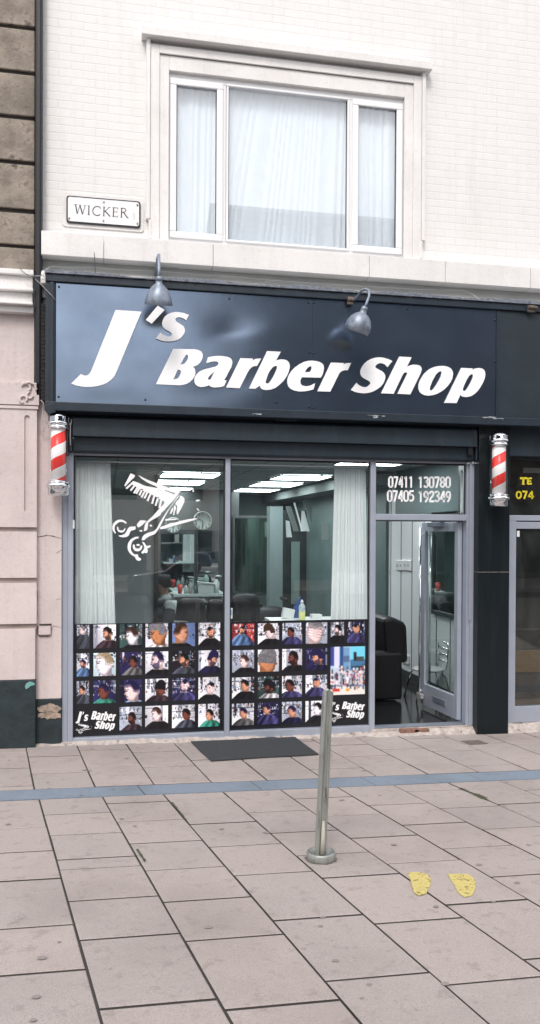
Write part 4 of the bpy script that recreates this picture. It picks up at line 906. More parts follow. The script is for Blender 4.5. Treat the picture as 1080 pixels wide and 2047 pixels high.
Lg((752, 372), (735, 402), (690, 460), (640, 530), (600, 600), (570, 660), (540, 720), (500, 780), (480, 800), (430, 818), (395, 838), (370, 865), (342, 862), (350, 830), (372, 802), (420, 780), (470, 768), (505, 738), (530, 690), (570, 620), (620, 545), (680, 465), (735, 385))
Lg((762, 378), (790, 395), (806, 418), (803, 450), (770, 520), (735, 580), (722, 585), (720, 560), (727, 500), (715, 478), (700, 478), (722, 440), (745, 420))
Lg((690, 490), (708, 490), (714, 520), (700, 560), (694, 592), (682, 590), (690, 540)); Lg((668, 520), (684, 508), (680, 545), (662, 578), (646, 578))
Lg((290, 695), (325, 648), (395, 652), (345, 705), (302, 728)); Lg((308, 758), (345, 752), (352, 770), (330, 770)); Lg((428, 700), (445, 696), (460, 708), (448, 716), (430, 712))
Lg((540, 745), (545, 720), (600, 702), (650, 680), (690, 676), (760, 655), (840, 638), (920, 626), (945, 632), (880, 655), (760, 688), (640, 722), (600, 738))
Lg((596, 655), (598, 636), (660, 630), (745, 632), (705, 645), (650, 648)); Lg((890, 335), (896, 318), (908, 318), (908, 335), (896, 346)); Lg((925, 432), (950, 424), (977, 430), (960, 442), (930, 446)); Lg((935, 520), (950, 522), (965, 543), (955, 546))
def arcband(cx_, cy_, r0_, r1_, a0, a1, n=14, taper=0):
    o_ = [(cx_+(r1_)*math.cos(R_(a0+(a1-a0)*k/n)), cy_+r1_*math.sin(R_(a0+(a1-a0)*k/n))) for k in range(n+1)]
    i_ = [(cx_+(r0_+(taper*abs(k/n-.5)*2))*math.cos(R_(a0+(a1-a0)*k/n)), cy_+(r0_+(taper*abs(k/n-.5)*2))*math.sin(R_(a0+(a1-a0)*k/n))) for k in range(n, -1, -1)]
    LG.append([o_+i_])
arcband(112, 727, 55, 86, 130, 325, taper=16); arcband(122, 735, 22, 46, 0, 205, taper=12)
Lg((278, 715), (277, 745), (262, 752), (225, 762), (213, 790), (200, 815), (175, 830), (140, 832), (105, 825), (90, 812), (130, 808), (160, 795), (180, 765), (195, 735), (215, 718))
arcband(300, 935, 72, 110, 100, 275, taper=20); arcband(298, 932, 20, 52, -15, 210, taper=12); Lg((285, 905), (320, 903), (322, 925), (290, 925))
Lg((270, 1015), (305, 1018), (308, 1050), (325, 1052), (338, 1066), (325, 1085), (295, 1083), (276, 1062))
Lg((345, 878), (372, 890), (395, 925), (440, 920), (432, 942), (402, 950), (410, 975), (398, 1005), (372, 998), (350, 1012), (338, 992), (365, 965), (372, 935), (358, 905))
YD = .019
for grp in [LG]:
    cu = [[(at(220+x/5.4, 920+y/5.4, YD).x, at(220+x/5.4, 920+y/5.4, YD).z) for x, y in L[0]] for L in grp]
    mb = MB()
    for k_, q in enumerate(cu):
        mb.face([(u, YD-.0004*(k_ % 5), v) for u, v in q])
    mb.build('scissors_decal', M['letter'], sf, fix=False)

# ------------------------------------------------------------------ poster sheets with haircut pictures
def colmat(name):
    m = mat(name, (.5, .5, .5), .3); n = m.node_tree.nodes; l = m.node_tree.links
    a = n.new('ShaderNodeVertexColor'); a.layer_name = 'print'; l.new(a.outputs[0], n['Principled BSDF'].inputs['Base Color']); return m
M['print'] = colmat('printed_picture')
def sst(a, b, x): t = max(0, min(1, (x-a)/(b-a) if b != a else 0)); return t*t*(3-2*t)
SK = {'l': (232, 205, 205), 'm': (205, 150, 125), 'd': (120, 72, 62), 'o': (190, 130, 95), 'p': (235, 225, 235), 'b': (90, 55, 50)}
CP = {'g': (88, 92, 104), 'k': (36, 36, 42), 'v': (84, 80, 128), 'n': (46, 44, 80), 's': (120, 118, 120), 'w': (225, 222, 228), 'b': (110, 140, 185), 't': (80, 165, 145), 'm': (80, 62, 72)}
def picture(w_, h_, spec, seed):
    "a small printed portrait: cluttered salon behind, cape, head turned to one side"
    bgk, cape, hx, hy, hr, skin, hair, face, beard = spec
    rr = random.Random(seed*7+1); nx_, ny_ = w_, h_
    BG = {'w': (222, 220, 228), 'v': (52, 48, 90), 'k': (34, 33, 42), 'l': (170, 176, 192), 'g': (62, 84, 82), 'b': (112, 132, 176), 'r': (176, 66, 62), 'c': (196, 218, 226)}
    bgc = BG[bgk[0]]; drk = (28, 28, 38); lgt = (232, 232, 240); img = [[bgc]*nx_ for _ in range(ny_)]
    gx_, gy_ = rr.uniform(-.35, .35), rr.uniform(-.25, .25)
    for j in range(ny_):
        for i in range(nx_): k = 1+gx_*(i/nx_-.5)+gy_*(j/ny_-.5); img[j][i] = tuple(min(255, c*k) for c in bgc)
    def blk(x, y, ww, hh, c, a=1):
        for j in range(max(0, y), min(ny_, y+hh)):
            for i in range(max(0, x), min(nx_, x+ww)): img[j][i] = tuple(p_*(1-a)+q_*a for p_, q_ in zip(img[j][i], c))
    if len(bgk) > 1 or bgk[0] in 'lk':
        for _ in range(5): blk(rr.randrange(nx_), 0, rr.randint(2, 7), rr.randint(8, int(ny_*.7)), rr.choice((drk, lgt, bgc, (120, 130, 140))), .85)
        for _ in range(3): blk(0, rr.randint(4, int(ny_*.55)), nx_, 1, rr.choice((drk, lgt)), .7)
        for _ in range(70): blk(rr.randrange(nx_), rr.randrange(int(ny_*.62)), rr.randint(1, 3), rr.randint(1, 5), rr.choice((drk, drk, lgt, lgt, (130, 90, 80), (90, 120, 160), (60, 60, 70))), rr.uniform(.5, 1))
    else:
        blk(rr.randrange(nx_), 0, rr.randint(3, 9), ny_, rr.choice((drk, (150, 150, 170))), .8); blk(0, rr.randint(2, 12), rr.randint(6, nx_), 2, (110, 110, 125), .7)
        for _ in range(22): blk(rr.randrange(nx_), rr.randrange(int(ny_*.6)), rr.randint(1, 4), rr.randint(1, 7), rr.choice((drk, drk, lgt, (120, 120, 140))), .8)
    hr *= 1.18; asp = h_/w_; cc = CP[cape]; sk = SK[skin]; hc = {'k': (20, 18, 24), 'n': (34, 30, 66), 'b': (62, 44, 38), 'y': (150, 134, 112), 'g': (112, 110, 114)}[hair[0]]; hs = hair[1:]
    f = face if face else rr.choice((-.35, .35)); side = 1 if f > 0 else -1; pro = abs(face) == 1
    tilt = rr.uniform(.05, .28)*side; hw = hr*(.84 if pro else .78); hh_ = hr*1.12; cyv = hy*asp; neckx = hx-side*hw*.30*(1 if pro else .2)
    sh = cyv+hh_*.98; light = rr.choice((-1, 1))
    for j in range(ny_):
        for i in range(nx_):
            u, v = (i+.5)/nx_, (j+.5)/ny_*asp; col = img[j][i]
            ddx, ddy = u-hx, v-cyv; dx = (ddx*math.cos(tilt)+ddy*math.sin(tilt))/hw; dy = (-ddx*math.sin(tilt)+ddy*math.cos(tilt))/hh_; q = dx*side
            # shoulders under the cape: steep near the neck, then falling away
            t_ = v-sh; hwid = hw*.62+max(0, t_+hh_*.10)**.62*hr**.38*1.55
            if t_ > -hh_*.10 and abs(u-neckx) < hwid:
                n_ = (u-neckx)/max(.02, hwid); fold = .80+.30*math.sin(n_*9+v*5+seed)*.6+.22*light*n_*-1+.10*math.sin((u+v*.7)*23+seed)
                col = tuple(c*max(.35, fold) for c in cc)
                if -hh_*.10 < t_ < hh_*.02 and cape not in 'wt' and abs(n_) < .9: col = tuple(.5*c+.5*220 for c in col)
            if abs(u-neckx) < hw*.52 and cyv+hh_*.35 < v < sh+hh_*.02: col = tuple(c*(.62 if (u-neckx)*light > 0 else .80) for c in sk)
            # head outline: an egg, flatter face side, chin forward, nose
            rad = (dx*1.0)**2+dy**2
            if pro:
                if q > .35: rad += (q-.35)**2*1.0*(1 if dy < .5 else .2)
                if dy > .35 and q < -.05: rad += (dy-.35)*(-q)*2.6
            else: rad += max(0, dy-.3)**2*1.2*abs(dx)*2
            head = rad < 1
            nose = pro and .62 < q < .60+.42*math.exp(-((dy-.16)/.13)**2)+.0 and abs(dy-.12) < .2
            hl = -.34+.10*math.sin(dx*5+seed) if not pro else -.36+.62*sst(.12, -.42, q)
            if hs == 'back': hl = .18
            if hs == 'bk2': hl = -.30
            if head or nose:
                m_ = 1.06-.34*sst(.35, 1, rad)-.12*light*dx; c = sk
                if hs not in ('back', 'bk2'):
                    if pro:
                        if abs(dy+.06) < .05 and .48 < q < .82: c = tuple(x*.42 for x in sk)
                        if abs(dy+.19) < .035 and .38 < q < .84: c = tuple(x*.45 for x in sk)
                        if abs(dy-.46) < .035 and .55 < q < .90: c = tuple(x*.58 for x in sk)
                        if (q+.16)**2/.018+(dy-.05)**2/.045 < 1: c = tuple(x*(.70 if (q+.16)**2/.006+(dy-.05)**2/.015 < 1 else 1.05) for x in sk)
                        elif .2 < q < .45 and .1 < dy < .5: c = tuple(x*.93 for x in sk)
                    else:
                        for ex in (-.36, .36):
                            if abs(dy-.02) < .045 and abs(dx-ex-f*.5) < .15: c = tuple(x*.42 for x in sk)
                            if abs(dy+.12) < .03 and abs(dx-ex-f*.5) < .19: c = tuple(x*.5 for x in sk)
                        if abs(dx-f*.6) < .10 and .1 < dy < .30: c = tuple(x*.84 for x in sk)
                        if abs(dy-.50) < .04 and abs(dx-f*.5) < .24: c = tuple(x*.6 for x in sk)
                if beard and ((pro and dy > .30-.25*sst(.1, -.2, q) and (q < .62 or dy > .5) and q > -.32) or (not pro and (dy > .56 or (abs(dx) > .62 and dy > .1)) or (.36 < dy < .43 and abs(dx) < .3))): c = tuple(x*.35+y_*.65 for x, y_ in zip(sk, hc))
                col = tuple(x*m_ for x in c)
            top = 1.0 if hs == 'f' else 1.10
            if rad < top*top and dy < hl and not (pro and q > .80 and dy > -.45):
                fade = sst(hl-.42, hl, dy) if hs in ('f', 'm', 'bk2') and (abs(dx) > .3 or pro) else 0
                n_ = rr.uniform(.75, 1.35)+.25*max(0, -dx*light)*(1 if dy < -.5 else 0)
                col = tuple((a_*(1-fade*.62)+b_*fade*.62)*n_ for a_, b_ in zip(hc, sk))
            if hs in ('a', 'm') and (dx*1.0)**2+(dy+.42)**2*1.15 < (1.05 if hs == 'a' else .85) and dy < max(hl, -.30): col = tuple(a_*rr.uniform(.6, 1.5)+6 for a_ in hc)
            if hs == 'bk2' and head and abs(math.sin(dx*8+dy*13+math.sin(dx*6)*2)) < .34 and -.45 < dy < .45: col = tuple(x*.66 for x in col)
            img[j][i] = col
    out = [[None]*nx_ for _ in range(ny_)]              # slight print blur and grain
    for j in range(ny_):
        for i in range(nx_):
            acc = [0, 0, 0]; wt = 0
            for dj, di, w__ in ((0, 0, 4), (1, 0, 1), (-1, 0, 1), (0, 1, 1), (0, -1, 1)):
                jj, ii = min(ny_-1, max(0, j+dj)), min(nx_-1, max(0, i+di)); wt += w__*(1 if dj or di else 3)
                for k in range(3): acc[k] += img[jj][ii][k]*w__*(1 if dj or di else 3)
            g_ = rr.uniform(.93, 1.07); out[j][i] = tuple(max(4, min(255, (a_/wt*g_-118)*1.12+114)) for a_ in acc)
    return out
def shelf_picture(w_, h_, seed):
    rr = random.Random(seed); img = [[(190, 215, 240) for _ in range(w_)] for _ in range(h_)]
    def rect(x0, y0, x1, y1, c):
        for j in range(int(y0*h_), int(y1*h_)):
            for i in range(int(x0*w_), int(x1*w_)):
                if 0 <= i < w_ and 0 <= j < h_: img[j][i] = c
    rect(0, 0, .12, .4, (60, 70, 150)); rect(.1, 0, .26, .45, (225, 225, 245)); rect(.27, 0, .38, .5, (40, 80, 140)); rect(.38, .02, .55, .5, (120, 160, 200)); rect(.36, .2, .56, .33, (90, 110, 150))
    rect(.57, 0, 1, .28, (120, 215, 240)); rect(.57, .28, 1, .5, (70, 120, 160)); rect(.68, .12, .76, .3, (30, 40, 50)); rect(.76, .22, .98, .32, (70, 80, 80)); rect(0, .5, 1, .8, (215, 210, 225))
    for k in range(60):
        x = rr.random(); y = .40+rr.random()*.34; ww = .018+rr.random()*.04; hh = .05+rr.random()*.15; c = rr.choice([(240, 240, 245), (150, 60, 60), (205, 195, 205), (40, 40, 60), (90, 60, 50), (90, 110, 170), (220, 150, 130), (250, 250, 250), (30, 30, 40), (120, 150, 160)])
        rect(x, y, x+ww, y+hh, c); rect(x+ww*.3, y-.03, x+ww*.7, y, (40, 40, 50)); rect(x, y+hh*.4, x+ww, y+hh*.6, rr.choice([(250, 250, 250), (200, 60, 60), (60, 60, 80)]))
    rect(.6, .42, .9, .445, (30, 30, 40)); rect(.82, .44, .86, .52, (30, 30, 40)); rect(.05, .80, 1, .84, (90, 115, 160)); rect(0, .84, 1, 1, (236, 232, 226))
    for k in range(40): x = rr.random(); rect(x, .78+rr.random()*.1, x+.02+rr.random()*.03, .82+rr.random()*.1, rr.choice([(60, 50, 60), (120, 130, 170), (230, 220, 220), (160, 120, 100)]))
    rect(.08, .87, .28, .93, (215, 60, 50)); rect(.45, .87, .55, .93, (230, 160, 60)); rect(.72, .84, .8, .9, (225, 170, 140))
    for _ in range(2):
        img = [[tuple(sum(img[min(h_-1, max(0, j+dj))][min(w_-1, max(0, i+di))][k]*w__ for dj, di, w__ in ((0, 0, 3), (1, 0, 1), (-1, 0, 1), (0, 1, 1), (0, -1, 1)))/7 for k in range(3)) for i in range(w_)] for j in range(h_)]
    return img
def place_picture(img, x0, x1, z0, z1, Y, parent, label=None):
    h_, w_ = len(img), len(img[0]); me = bpy.data.meshes.new('haircut_photo'); vs = [(x0+(x1-x0)*i/w_, Y, z1-(z1-z0)*j/h_) for j in range(h_+1) for i in range(w_+1)]
    fs = [(j*(w_+1)+i, (j+1)*(w_+1)+i, (j+1)*(w_+1)+i+1, j*(w_+1)+i+1) for j in range(h_) for i in range(w_)]
    me.from_pydata(vs, [], fs); at_ = me.color_attributes.new('print', 'FLOAT_COLOR', 'CORNER'); buf = []
    for j in range(h_):
        for i in range(w_): c = (*rgb(*img[j][i]), 1.0); buf += list(c)*4
    at_.data.foreach_set('color', buf); me.materials.append(M['print'])
    o = bpy.data.objects.new('haircut_photo' if label is None else label, me); COL.objects.link(o); o.parent = parent; o.matrix_parent_inverse = Matrix.Translation(-Vector(parent.location)); return o
YV = .016
def poster(px0, px1, pyt, label):
    a, c = at(px0, 1243, YV), at(px1, 1243, YV); o = thing('window_poster', (a.x, YV, zsill), label, 'poster', 'black picture sheets stuck to the shop window')
    MB().box(a.x, c.x, YV+.0025, .0235, zsill-.001, pyt).build('backing_sheet', M['vinyl'], o); return o
zv = at(440, 1242.7, YV).z
po1 = poster(147, 449.3, zv, 'black picture sheet of haircut photos across the foot of the left pane')
po2 = poster(459, 738.5, zv, 'black picture sheet of haircut photos across the foot of the right pane, behind the bollard')
C1 = [(153.6, 178.8), (187, 231.7), (239.5, 283.9), (290.9, 336.4), (344.5, 390), (397, 440)]
C2 = [(464.3, 508), (515.6, 557.6), (564.4, 603.9), (611.3, 654), (661, 687.4), (694, 729)]
rows1 = [(at(418, a, YV).z, at(418, b_, YV).z) for a, b_ in ((1244.8, 1291), (1300, 1345), (1353.7, 1398), (1407, 1452.5))]
rows2 = [(at(486, a, YV).z, at(486, b_, YV).z) for a, b_ in ((1247, 1290), (1299.6, 1344), (1353.9, 1397.4), (1406.3, 1450))]
# (background, cape, head x, head y, head size, skin, hair, facing, beard)
S1 = [[('l', 'g', .42, .22, .26, 'l', 'gf', -1, 0), ('w', 'm', .62, .38, .22, 'm', 'kf', -1, 1), ('gx', 'k', .55, .5, .30, 'p', 'bf', -1, 0), ('wx', 'w', .55, .42, .38, 'o', 'gm', -1, 0), ('b', 'k', .40, .42, .33, 'm', 'bf', 1, 0), ('wx', 'k', .55, .42, .20, 'm', 'kf', 0, 1)],
      [('wx', 'b', .5, .45, .26, 'm', 'nf', -1, 1), ('c', 'w', .48, .45, .42, 'p', 'yf', -1, 0), ('vx', 's', .62, .42, .20, 'd', 'kf', -1, 0), ('w', 'k', .52, .38, .30, 'l', 'nf', -1, 1), ('kx', 'g', .52, .40, .23, 'm', 'kf', -1, 1), ('w', 'n', .66, .40, .24, 'm', 'na', 1, 1)],
      [('lx', 'g', .42, .40, .26, 'm', 'kf', -1, 0), ('vx', 't', .45, .48, .27, 'd', 'nf', -1, 0), ('v', 'b', .55, .5, .36, 'l', 'nf', -1, 0), ('wx', 'm', .68, .42, .25, 'd', 'kback', 1, 0), ('vx', 'v', .55, .36, .22, 'l', 'nf', 0, 1), ('wx', 'k', .55, .5, .22, 'l', 'kf', 0, 0)],
      [None, None, ('lx', 'm', .55, .5, .20, 'd', 'kf', -1, 1), ('w', 'k', .5, .36, .24, 'l', 'bf', -1, 0), ('wx', 'g', .62, .42, .20, 'd', 'kf', -1, 0), ('wx', 't', .52, .48, .20, 'm', 'kf', -1, 0)]]
S2 = [[('rx', 'b', .45, .3, .15, 'm', 'kf', 0, 1), ('wx', 'k', .55, .42, .25, 'l', 'ba', -1, 0), ('lx', 'v', .42, .42, .20, 'd', 'kf', -1, 0), ('lx', 'n', .45, .48, .42, 'l', 'gbk2', 1, 0), ('lx', 'k', .52, .38, .32, 'l', 'kf', -1, 1), ('vx', 'v', .52, .32, .22, 'm', 'kf', 0, 0)],
      [('lx', 'k', .55, .5, .23, 'l', 'bf', -1, 0), ('w', 'w', .48, .52, .46, 'o', 'gback', 1, 0), ('w', 'k', .55, .42, .28, 'd', 'kf', -1, 1), ('v', 'n', .55, .42, .27, 'm', 'na', -1, 1), None, None],
      [('wx', 'k', .58, .38, .22, 'm', 'kf', -1, 0), ('gx', 'w', .52, .5, .24, 'd', 'ka', -1, 1), ('wx', 'v', .38, .44, .25, 'd', 'kf', -1, 0), ('wx', 'v', .5, .36, .18, 'm', 'nf', 0, 0), None, None],
      [('wx', 's', .52, .44, .20, 'm', 'nf', -1, 0), ('vx', 'v', .42, .30, .19, 'm', 'nf', -1, 0), ('lx', 'n', .5, .45, .24, 'm', 'nf', -1, 0), ('w', 'k', .58, .38, .24, 'p', 'kf', -1, 0), None, None]]
for (S, Cc, Rw, po) in ((S1, C1, rows1, po1), (S2, C2, rows2, po2)):
    for r, row in enumerate(S):
        for c, spec in enumerate(row):
            if not spec: continue
            xa_, xb_ = at(Cc[c][0], 1340, YV).x, at(Cc[c][1], 1340, YV).x; z1_, z0_ = Rw[r]
            wpx = int(Cc[c][1]-Cc[c][0]); place_picture(picture(max(20, wpx), 44, spec, r*11+c*3+(50 if po is po2 else 0)), xa_, xb_, z0_, z1_, YV, po)
place_picture(shelf_picture(60, 84, 5), at(661, 1340, YV).x, at(729.8, 1340, YV).x, at(695, 1388.5, YV).z, at(695, 1292.5, YV).z, YV, po2)
def small_logo(x0, x1, y0, y1, sx0, sx1, sy0, sy1, lx0, lx1, ly0, ly1, po):
    "the sign's lettering again, small, on the picture sheet"
    line1 = G[:9]; line2 = G[9:]
    def put(gl, bx0_, bx1_, by0_, by1_, squeeze=None):
        allp = [p for _, o_, _ in gl for p in o_]; ax_, bx_ = min(p[0] for p in allp), max(p[0] for p in allp); ay_, by_ = min(p[1] for p in allp), max(p[1] for p in allp)
        mb_ = MB()
        for (ch, outer, holes) in gl:
            ol = []
            for q in [outer]+holes:
                ol.append([(at(bx0_+(x-ax_)/(bx_-ax_)*(bx1_-bx0_), by0_+(y-ay_)/(by_-ay_)*(by1_-by0_), YV).x, at(bx0_+(x-ax_)/(bx_-ax_)*(bx1_-bx0_), by0_+(y-ay_)/(by_-ay_)*(by1_-by0_), YV).z) for x, y in q])
            curve_mesh('letter', ol, lambda u, v: (u, YV, v), .002, M['letter'], po)
    # J 's on the first line sit level with Barber: shift the glyphs down and shrink the J
    def mv(gl_, x0s, xs_, y0s, y1s):
        allp = [p for _, o_, _ in gl_ for p in o_]; ax_, bx_ = min(p[0] for p in allp), max(p[0] for p in allp); ay_, by_ = min(p[1] for p in allp), max(p[1] for p in allp)
        f_ = lambda q: [(x0s+(x-ax_)/(bx_-ax_)*(xs_-x0s), y0s+(y-ay_)/(by_-ay_)*(y1s-y0s)) for x, y in q]
        return [(ch, f_(o_), [f_(h) for h in hs]) for ch, o_, hs in gl_]
    new = mv(G[0:1], 0, 17, 2, 64)+mv(G[1:2], 17, 21.5, 2, 20)+mv(G[2:3], 20, 32, 18, 52)+mv(G[3:9], 38, 100, 0, 52)
    put(new, x0, x1, y0, y1); put(mv(line2, 0, 100, 0, 60), sx0, sx1, sy0, sy1)
    mb_ = MB()
    for k_, L in enumerate(LG):
        mb_.face([(at(lx0+(x-155)/790*(lx1-lx0), ly0+(y-143)/942*(ly1-ly0), YV).x, YV-.0002*(k_ % 5), at(lx0+(x-155)/790*(lx1-lx0), ly0+(y-143)/942*(ly1-ly0), YV).z) for x, y in L[0]])
    mb_.build('scissors_logo', M['letter'], po, fix=False)
small_logo(151, 232.5, 1421.5, 1446, 189, 230, 1441, 1461, 156, 183, 1446, 1467, po1)
small_logo(655, 730, 1402.5, 1424, 692, 728.5, 1419, 1438.5, 664, 686, 1423, 1444, po2)

# ------------------------------------------------------------------ door
dr_ = thing('shop_door', (xE0-.03, .05, 0), 'glazed aluminium shop door standing open inwards', 'door')
hx, hy = xE0-.035, .06
fe = at(846, 1200, .92); fxp = fe.x
dd = Vector((fxp-hx, .92-hy, 0)); LW = dd.length; dd.normalize(); dn = Vector((dd.y, -dd.x, 0))
zd0, zd1 = zdoor+.04, zT0-.012
def leaf(u0, u1, z0, z1, th, off=0): return (Vector((hx, hy, 0))+dd*((u0+u1)/2)+dn*off+Vector((0, 0, (z0+z1)/2)), dd*((u1-u0)/2), dn*th, Vector((0, 0, (z1-z0)/2)))
p = MB()
for a in ((0, .075, zd0, zd1), (LW-.085, LW, zd0, zd1), (.076, LW-.086, zd0, zd0+.24), (.076, LW-.086, zd1-.10, zd1)): p.obox(*leaf(*a, .022))
p.build('door_frame', M['alu'], dr_, bevel=.003)
MB().obox(*leaf(.07, LW-.08, zd0+.235, zd1-.095, .003)).build('pane', M['door_glass'], dr_)
p = MB(); p.obox(*leaf(.25, .55, zd0+.09, zd0+.15, .006, -.024)); lp = p.build('letter_plate', M['alu_dark'], dr_, bevel=.003)
for (off, u) in ((-.06, LW-.05), (.06, LW-.05)):
    c_ = Vector((hx, hy, 0))+dd*u+dn*off; p = MB(); p.tube([c_+Vector((0, 0, zd0+.12)), c_+Vector((0, 0, zd1-.06))], .014, 12)
    for z_ in (zd0+.16, zd1-.14): p.tube([c_+Vector((0, 0, z_)), c_-dn*off*.7+Vector((0, 0, z_))], .009, 8)
    p.build('handle', M['chrome'], dr_)
p = MB(); c_ = Vector((hx, hy, 0))+dd*(LW-.05); p.obox(c_+Vector((-.0, 0, zd0+.10))-dn*.055, dd*.055, dn*.02, Vector((0, 0, .028))); p.build('lock_housing', mat('pale_alloy', (.5, .5, .5), .4, .5), dr_, bevel=.004)
p = MB(); p.obox(*leaf(LW-.55, LW-.25, zd1-.05, zd1+.0, .03, -.05)); p.build('door_closer', M['alu_dark'], dr_, bevel=.006)
p = MB(); p.box(xE0-.032, xE0-.003, .072, .11, zdoor, zT0); p.box(xD1+.002, xE0-.034, .075, .1, zT0-.012, zT0+.02)
p.build('rebate', M['alu_dark'], dr_)
p = MB(); p.box(xD0+.002, xE1, -.04, .10, zdoor-.045, zdoor+.004); tag(p.build('threshold', M['mortar'], bevel=.006), 'worn pale concrete threshold under the open door', 'threshold')
p = MB(); p.box(xD1+.002, xE0-.002, -.02, .09, zdoor+.0045, zdoor+.018); p.build('threshold_bar', M['alu_dark'], dr_, bevel=.003)

# ------------------------------------------------------------------ granite pillar + right shop
gp_ = thing('granite_pillar', (at(985, 1465, -.14).x, 0, 0), 'speckled black granite pillar right of the shop door carrying a barber pole', 'pillar')
YG = -.15; ga, gb = at(956, 1150, YG).x, at(1018.5, 1150, YG).x
zg = at(985, 1143.5, YG).z
p = MB(); p.box(ga, gb, YG, .35, ground(4, 0)-.01, zg-.002); p.box(ga, gb, YG, .35, zg+.002, zt+.05); p.build('stone_face', M['granite'], gp_, bevel=.004)
p = MB(); p.box(ga+.004, gb-.004, YG+.004, .3, zg-.003, zg+.003); p.build('joint', M['mortar'], gp_)
p = MB(); p.box(xE1+.012, ga-.002, -.055, .3, ground(4, 0), zt+.03); p.build('side_strip', M['granite'], gp_, bevel=.003)
p = MB(); px_ = at(937, 1030, -.05).x; p.box(px_+.005, px_+.03, -.062, -.056, at(938, 1238, 0).z, at(938, 925, 0).z); p.build('trim_strip', M['alu'], gp_)
rs = thing('next_shopfront', (4.7, 0, 0), 'neighbouring shopfront at the right edge with grey frame and dark glass', 'shopfront')
rx0 = gb+.004; rx1 = 8.9
zr1, zr0 = at(1040, 1030, -.02).z, at(1040, 1041, -.02).z; zrd = at(1040, 1057, -.02).z; xrd = at(1030.5, 1200, -.02).x
zrb = at(1040, 1412, -.02).z; zrbb = at(1040, 1444, -.02).z
p = MB(); p.box(rx0, rx1, -.03, .06, zr0, zr1); p.box(rx0, xrd, -.03, .06, zrbb, zr0-.001); p.box(xrd+.001, rx1, -.025, .06, zrd, zr0-.012); p.box(xrd+.001, rx1, -.025, .06, zrbb, zrb)
p.build('frame', M['alu'], rs, bevel=.004)
p = MB(); p.box(rx0, rx1, -.012, -.006, zr1+.001, at(1040, 905, -.02).z); p.box(xrd, rx1, .0, .006, zrb, zrd); p.build('pane', M['dark_glass'], rs)
p = MB(); p.box(xrd, rx1, .03, .045, at(1040, 1345, 0).z, at(1040, 1301, 0).z); p.build('timber_panel', M['brown_board'], rs)
p = MB(); p.box(xrd, rx1, .05, .06, at(1040, 1415, 0).z, at(1040, 1400, 0).z); p.build('kick_panel', mat('tan_panel', (.30, .24, .18), .6), rs)
p = MB(); p.box(xrd, rx1, .052, .07, at(1040, 1400, 0).z, at(1040, 1196, 0).z); p.build('blind', M['grey_blind'], rs)
p = MB(); p.box(rx0, rx1, -.10, .3, zt-.26, zt+.04); p.build('header', M['shutter'], rs, bevel=.005)
p = MB(); p.box(rx0, rx1, -.06, .3, at(1040, 912, -.02).z, zt-.262); p.build('lower_header', M['shutter'], rs, bevel=.004)
p = MB(); p.box(rx0, rx1, -.02, .3, ground(4.5, 0)-.02, zrbb-.002); p.build('base', M['mortar'], rs)
p = MB(); a, c = at(1033.5, 1061, -.004), at(1038.5, 1073, -.004); p.box(a.x, c.x, -.0075, -.003, c.z, a.z); p.build('paper_tab', M['paper'], rs)
p = MB(); a, c = at(1046, 935, .04), at(1085, 946, .04); p.box(a.x, c.x, .035, .04, c.z, a.z); p.build('notice', mat('grey_notice', (.3, .33, .33), .6), rs)
YT = -.014
def yl(segs, ox, oy, s, name='lettering'): strokes(segs, ox, oy, s, YT, name, M['yellow'], rs)
yl([((985, 400), (1028, 400), 13), ((1006, 400), (1004, 438), 14), ((996, 438), (1014, 438), 6)], 730, 830, 3.176)
yl([((1036, 398), (1033, 438), 13), ((1033, 402), (1058, 400), 10), ((1036, 420), (1054, 418), 7), ((1033, 436), (1058, 434), 11)], 730, 830, 3.176)
yl([((975, 485), (964, 492), (962, 507), (966, 522), (977, 528), (988, 520), (991, 504), (987, 490), (975, 485), 11)], 730, 830, 3.176)
yl([((1000, 484), (1030, 486), 11), ((1026, 486), (1010, 530), 12)], 730, 830, 3.176)
yl([((1060, 482), (1036, 516), 8), ((1036, 516), (1072, 516), 9), ((1060, 484), (1060, 530), 11)], 730, 830, 3.176)
p = MB(); p.box(rx0, 8.9, .8, .85, -.1, 3.2); p.box(rx0, 8.9, .07, .8, -.1, -.06); p.box(rx0+.0, rx0+.03, .3, .8, -.05, 3.0); p.box(8.87, 8.9, .07, .8, -.05, 3.0); p.box(rx0, 8.9, .35, .8, 2.95, 3.0)
tag(p.build('next_room', M['in_dark']), kind='structure')

# ------------------------------------------------------------------ barber poles
def spiral():
    m = mat('red_white_spiral', (.8, .8, .8), .3); n = m.node_tree.nodes; l = m.node_tree.links; P = n['Principled BSDF']
    tc = n.new('ShaderNodeTexCoord'); sp = n.new('ShaderNodeSeparateXYZ'); l.new(tc.outputs['Object'], sp.inputs[0])
    a = n.new('ShaderNodeMath'); a.operation = 'ARCTAN2'; l.new(sp.outputs[1], a.inputs[0]); l.new(sp.outputs[0], a.inputs[1])
    b = n.new('ShaderNodeMath'); b.operation = 'MULTIPLY'; b.inputs[1].default_value = -1/(2*math.pi); l.new(a.outputs[0], b.inputs[0])
    c = n.new('ShaderNodeMath'); c.operation = 'MULTIPLY_ADD'; c.inputs[1].default_value = 1/.205; l.new(sp.outputs[2], c.inputs[0]); l.new(b.outputs[0], c.inputs[2])
    d = n.new('ShaderNodeMath'); d.operation = 'FRACT'; l.new(c.outputs[0], d.inputs[0])
    e = n.new('ShaderNodeMath'); e.operation = 'GREATER_THAN'; e.inputs[1].default_value = .5; l.new(d.outputs[0], e.inputs[0])
    mx = n.new('ShaderNodeMix'); mx.data_type = 'RGBA'; l.new(e.outputs[0], mx.inputs[0]); mx.inputs[6].default_value = (.80, .045, .035, 1); mx.inputs[7].default_value = (.84, .83, .82, 1)
    l.new(mx.outputs[2], P.inputs['Base Color']); return m
M['spiral'] = spiral()
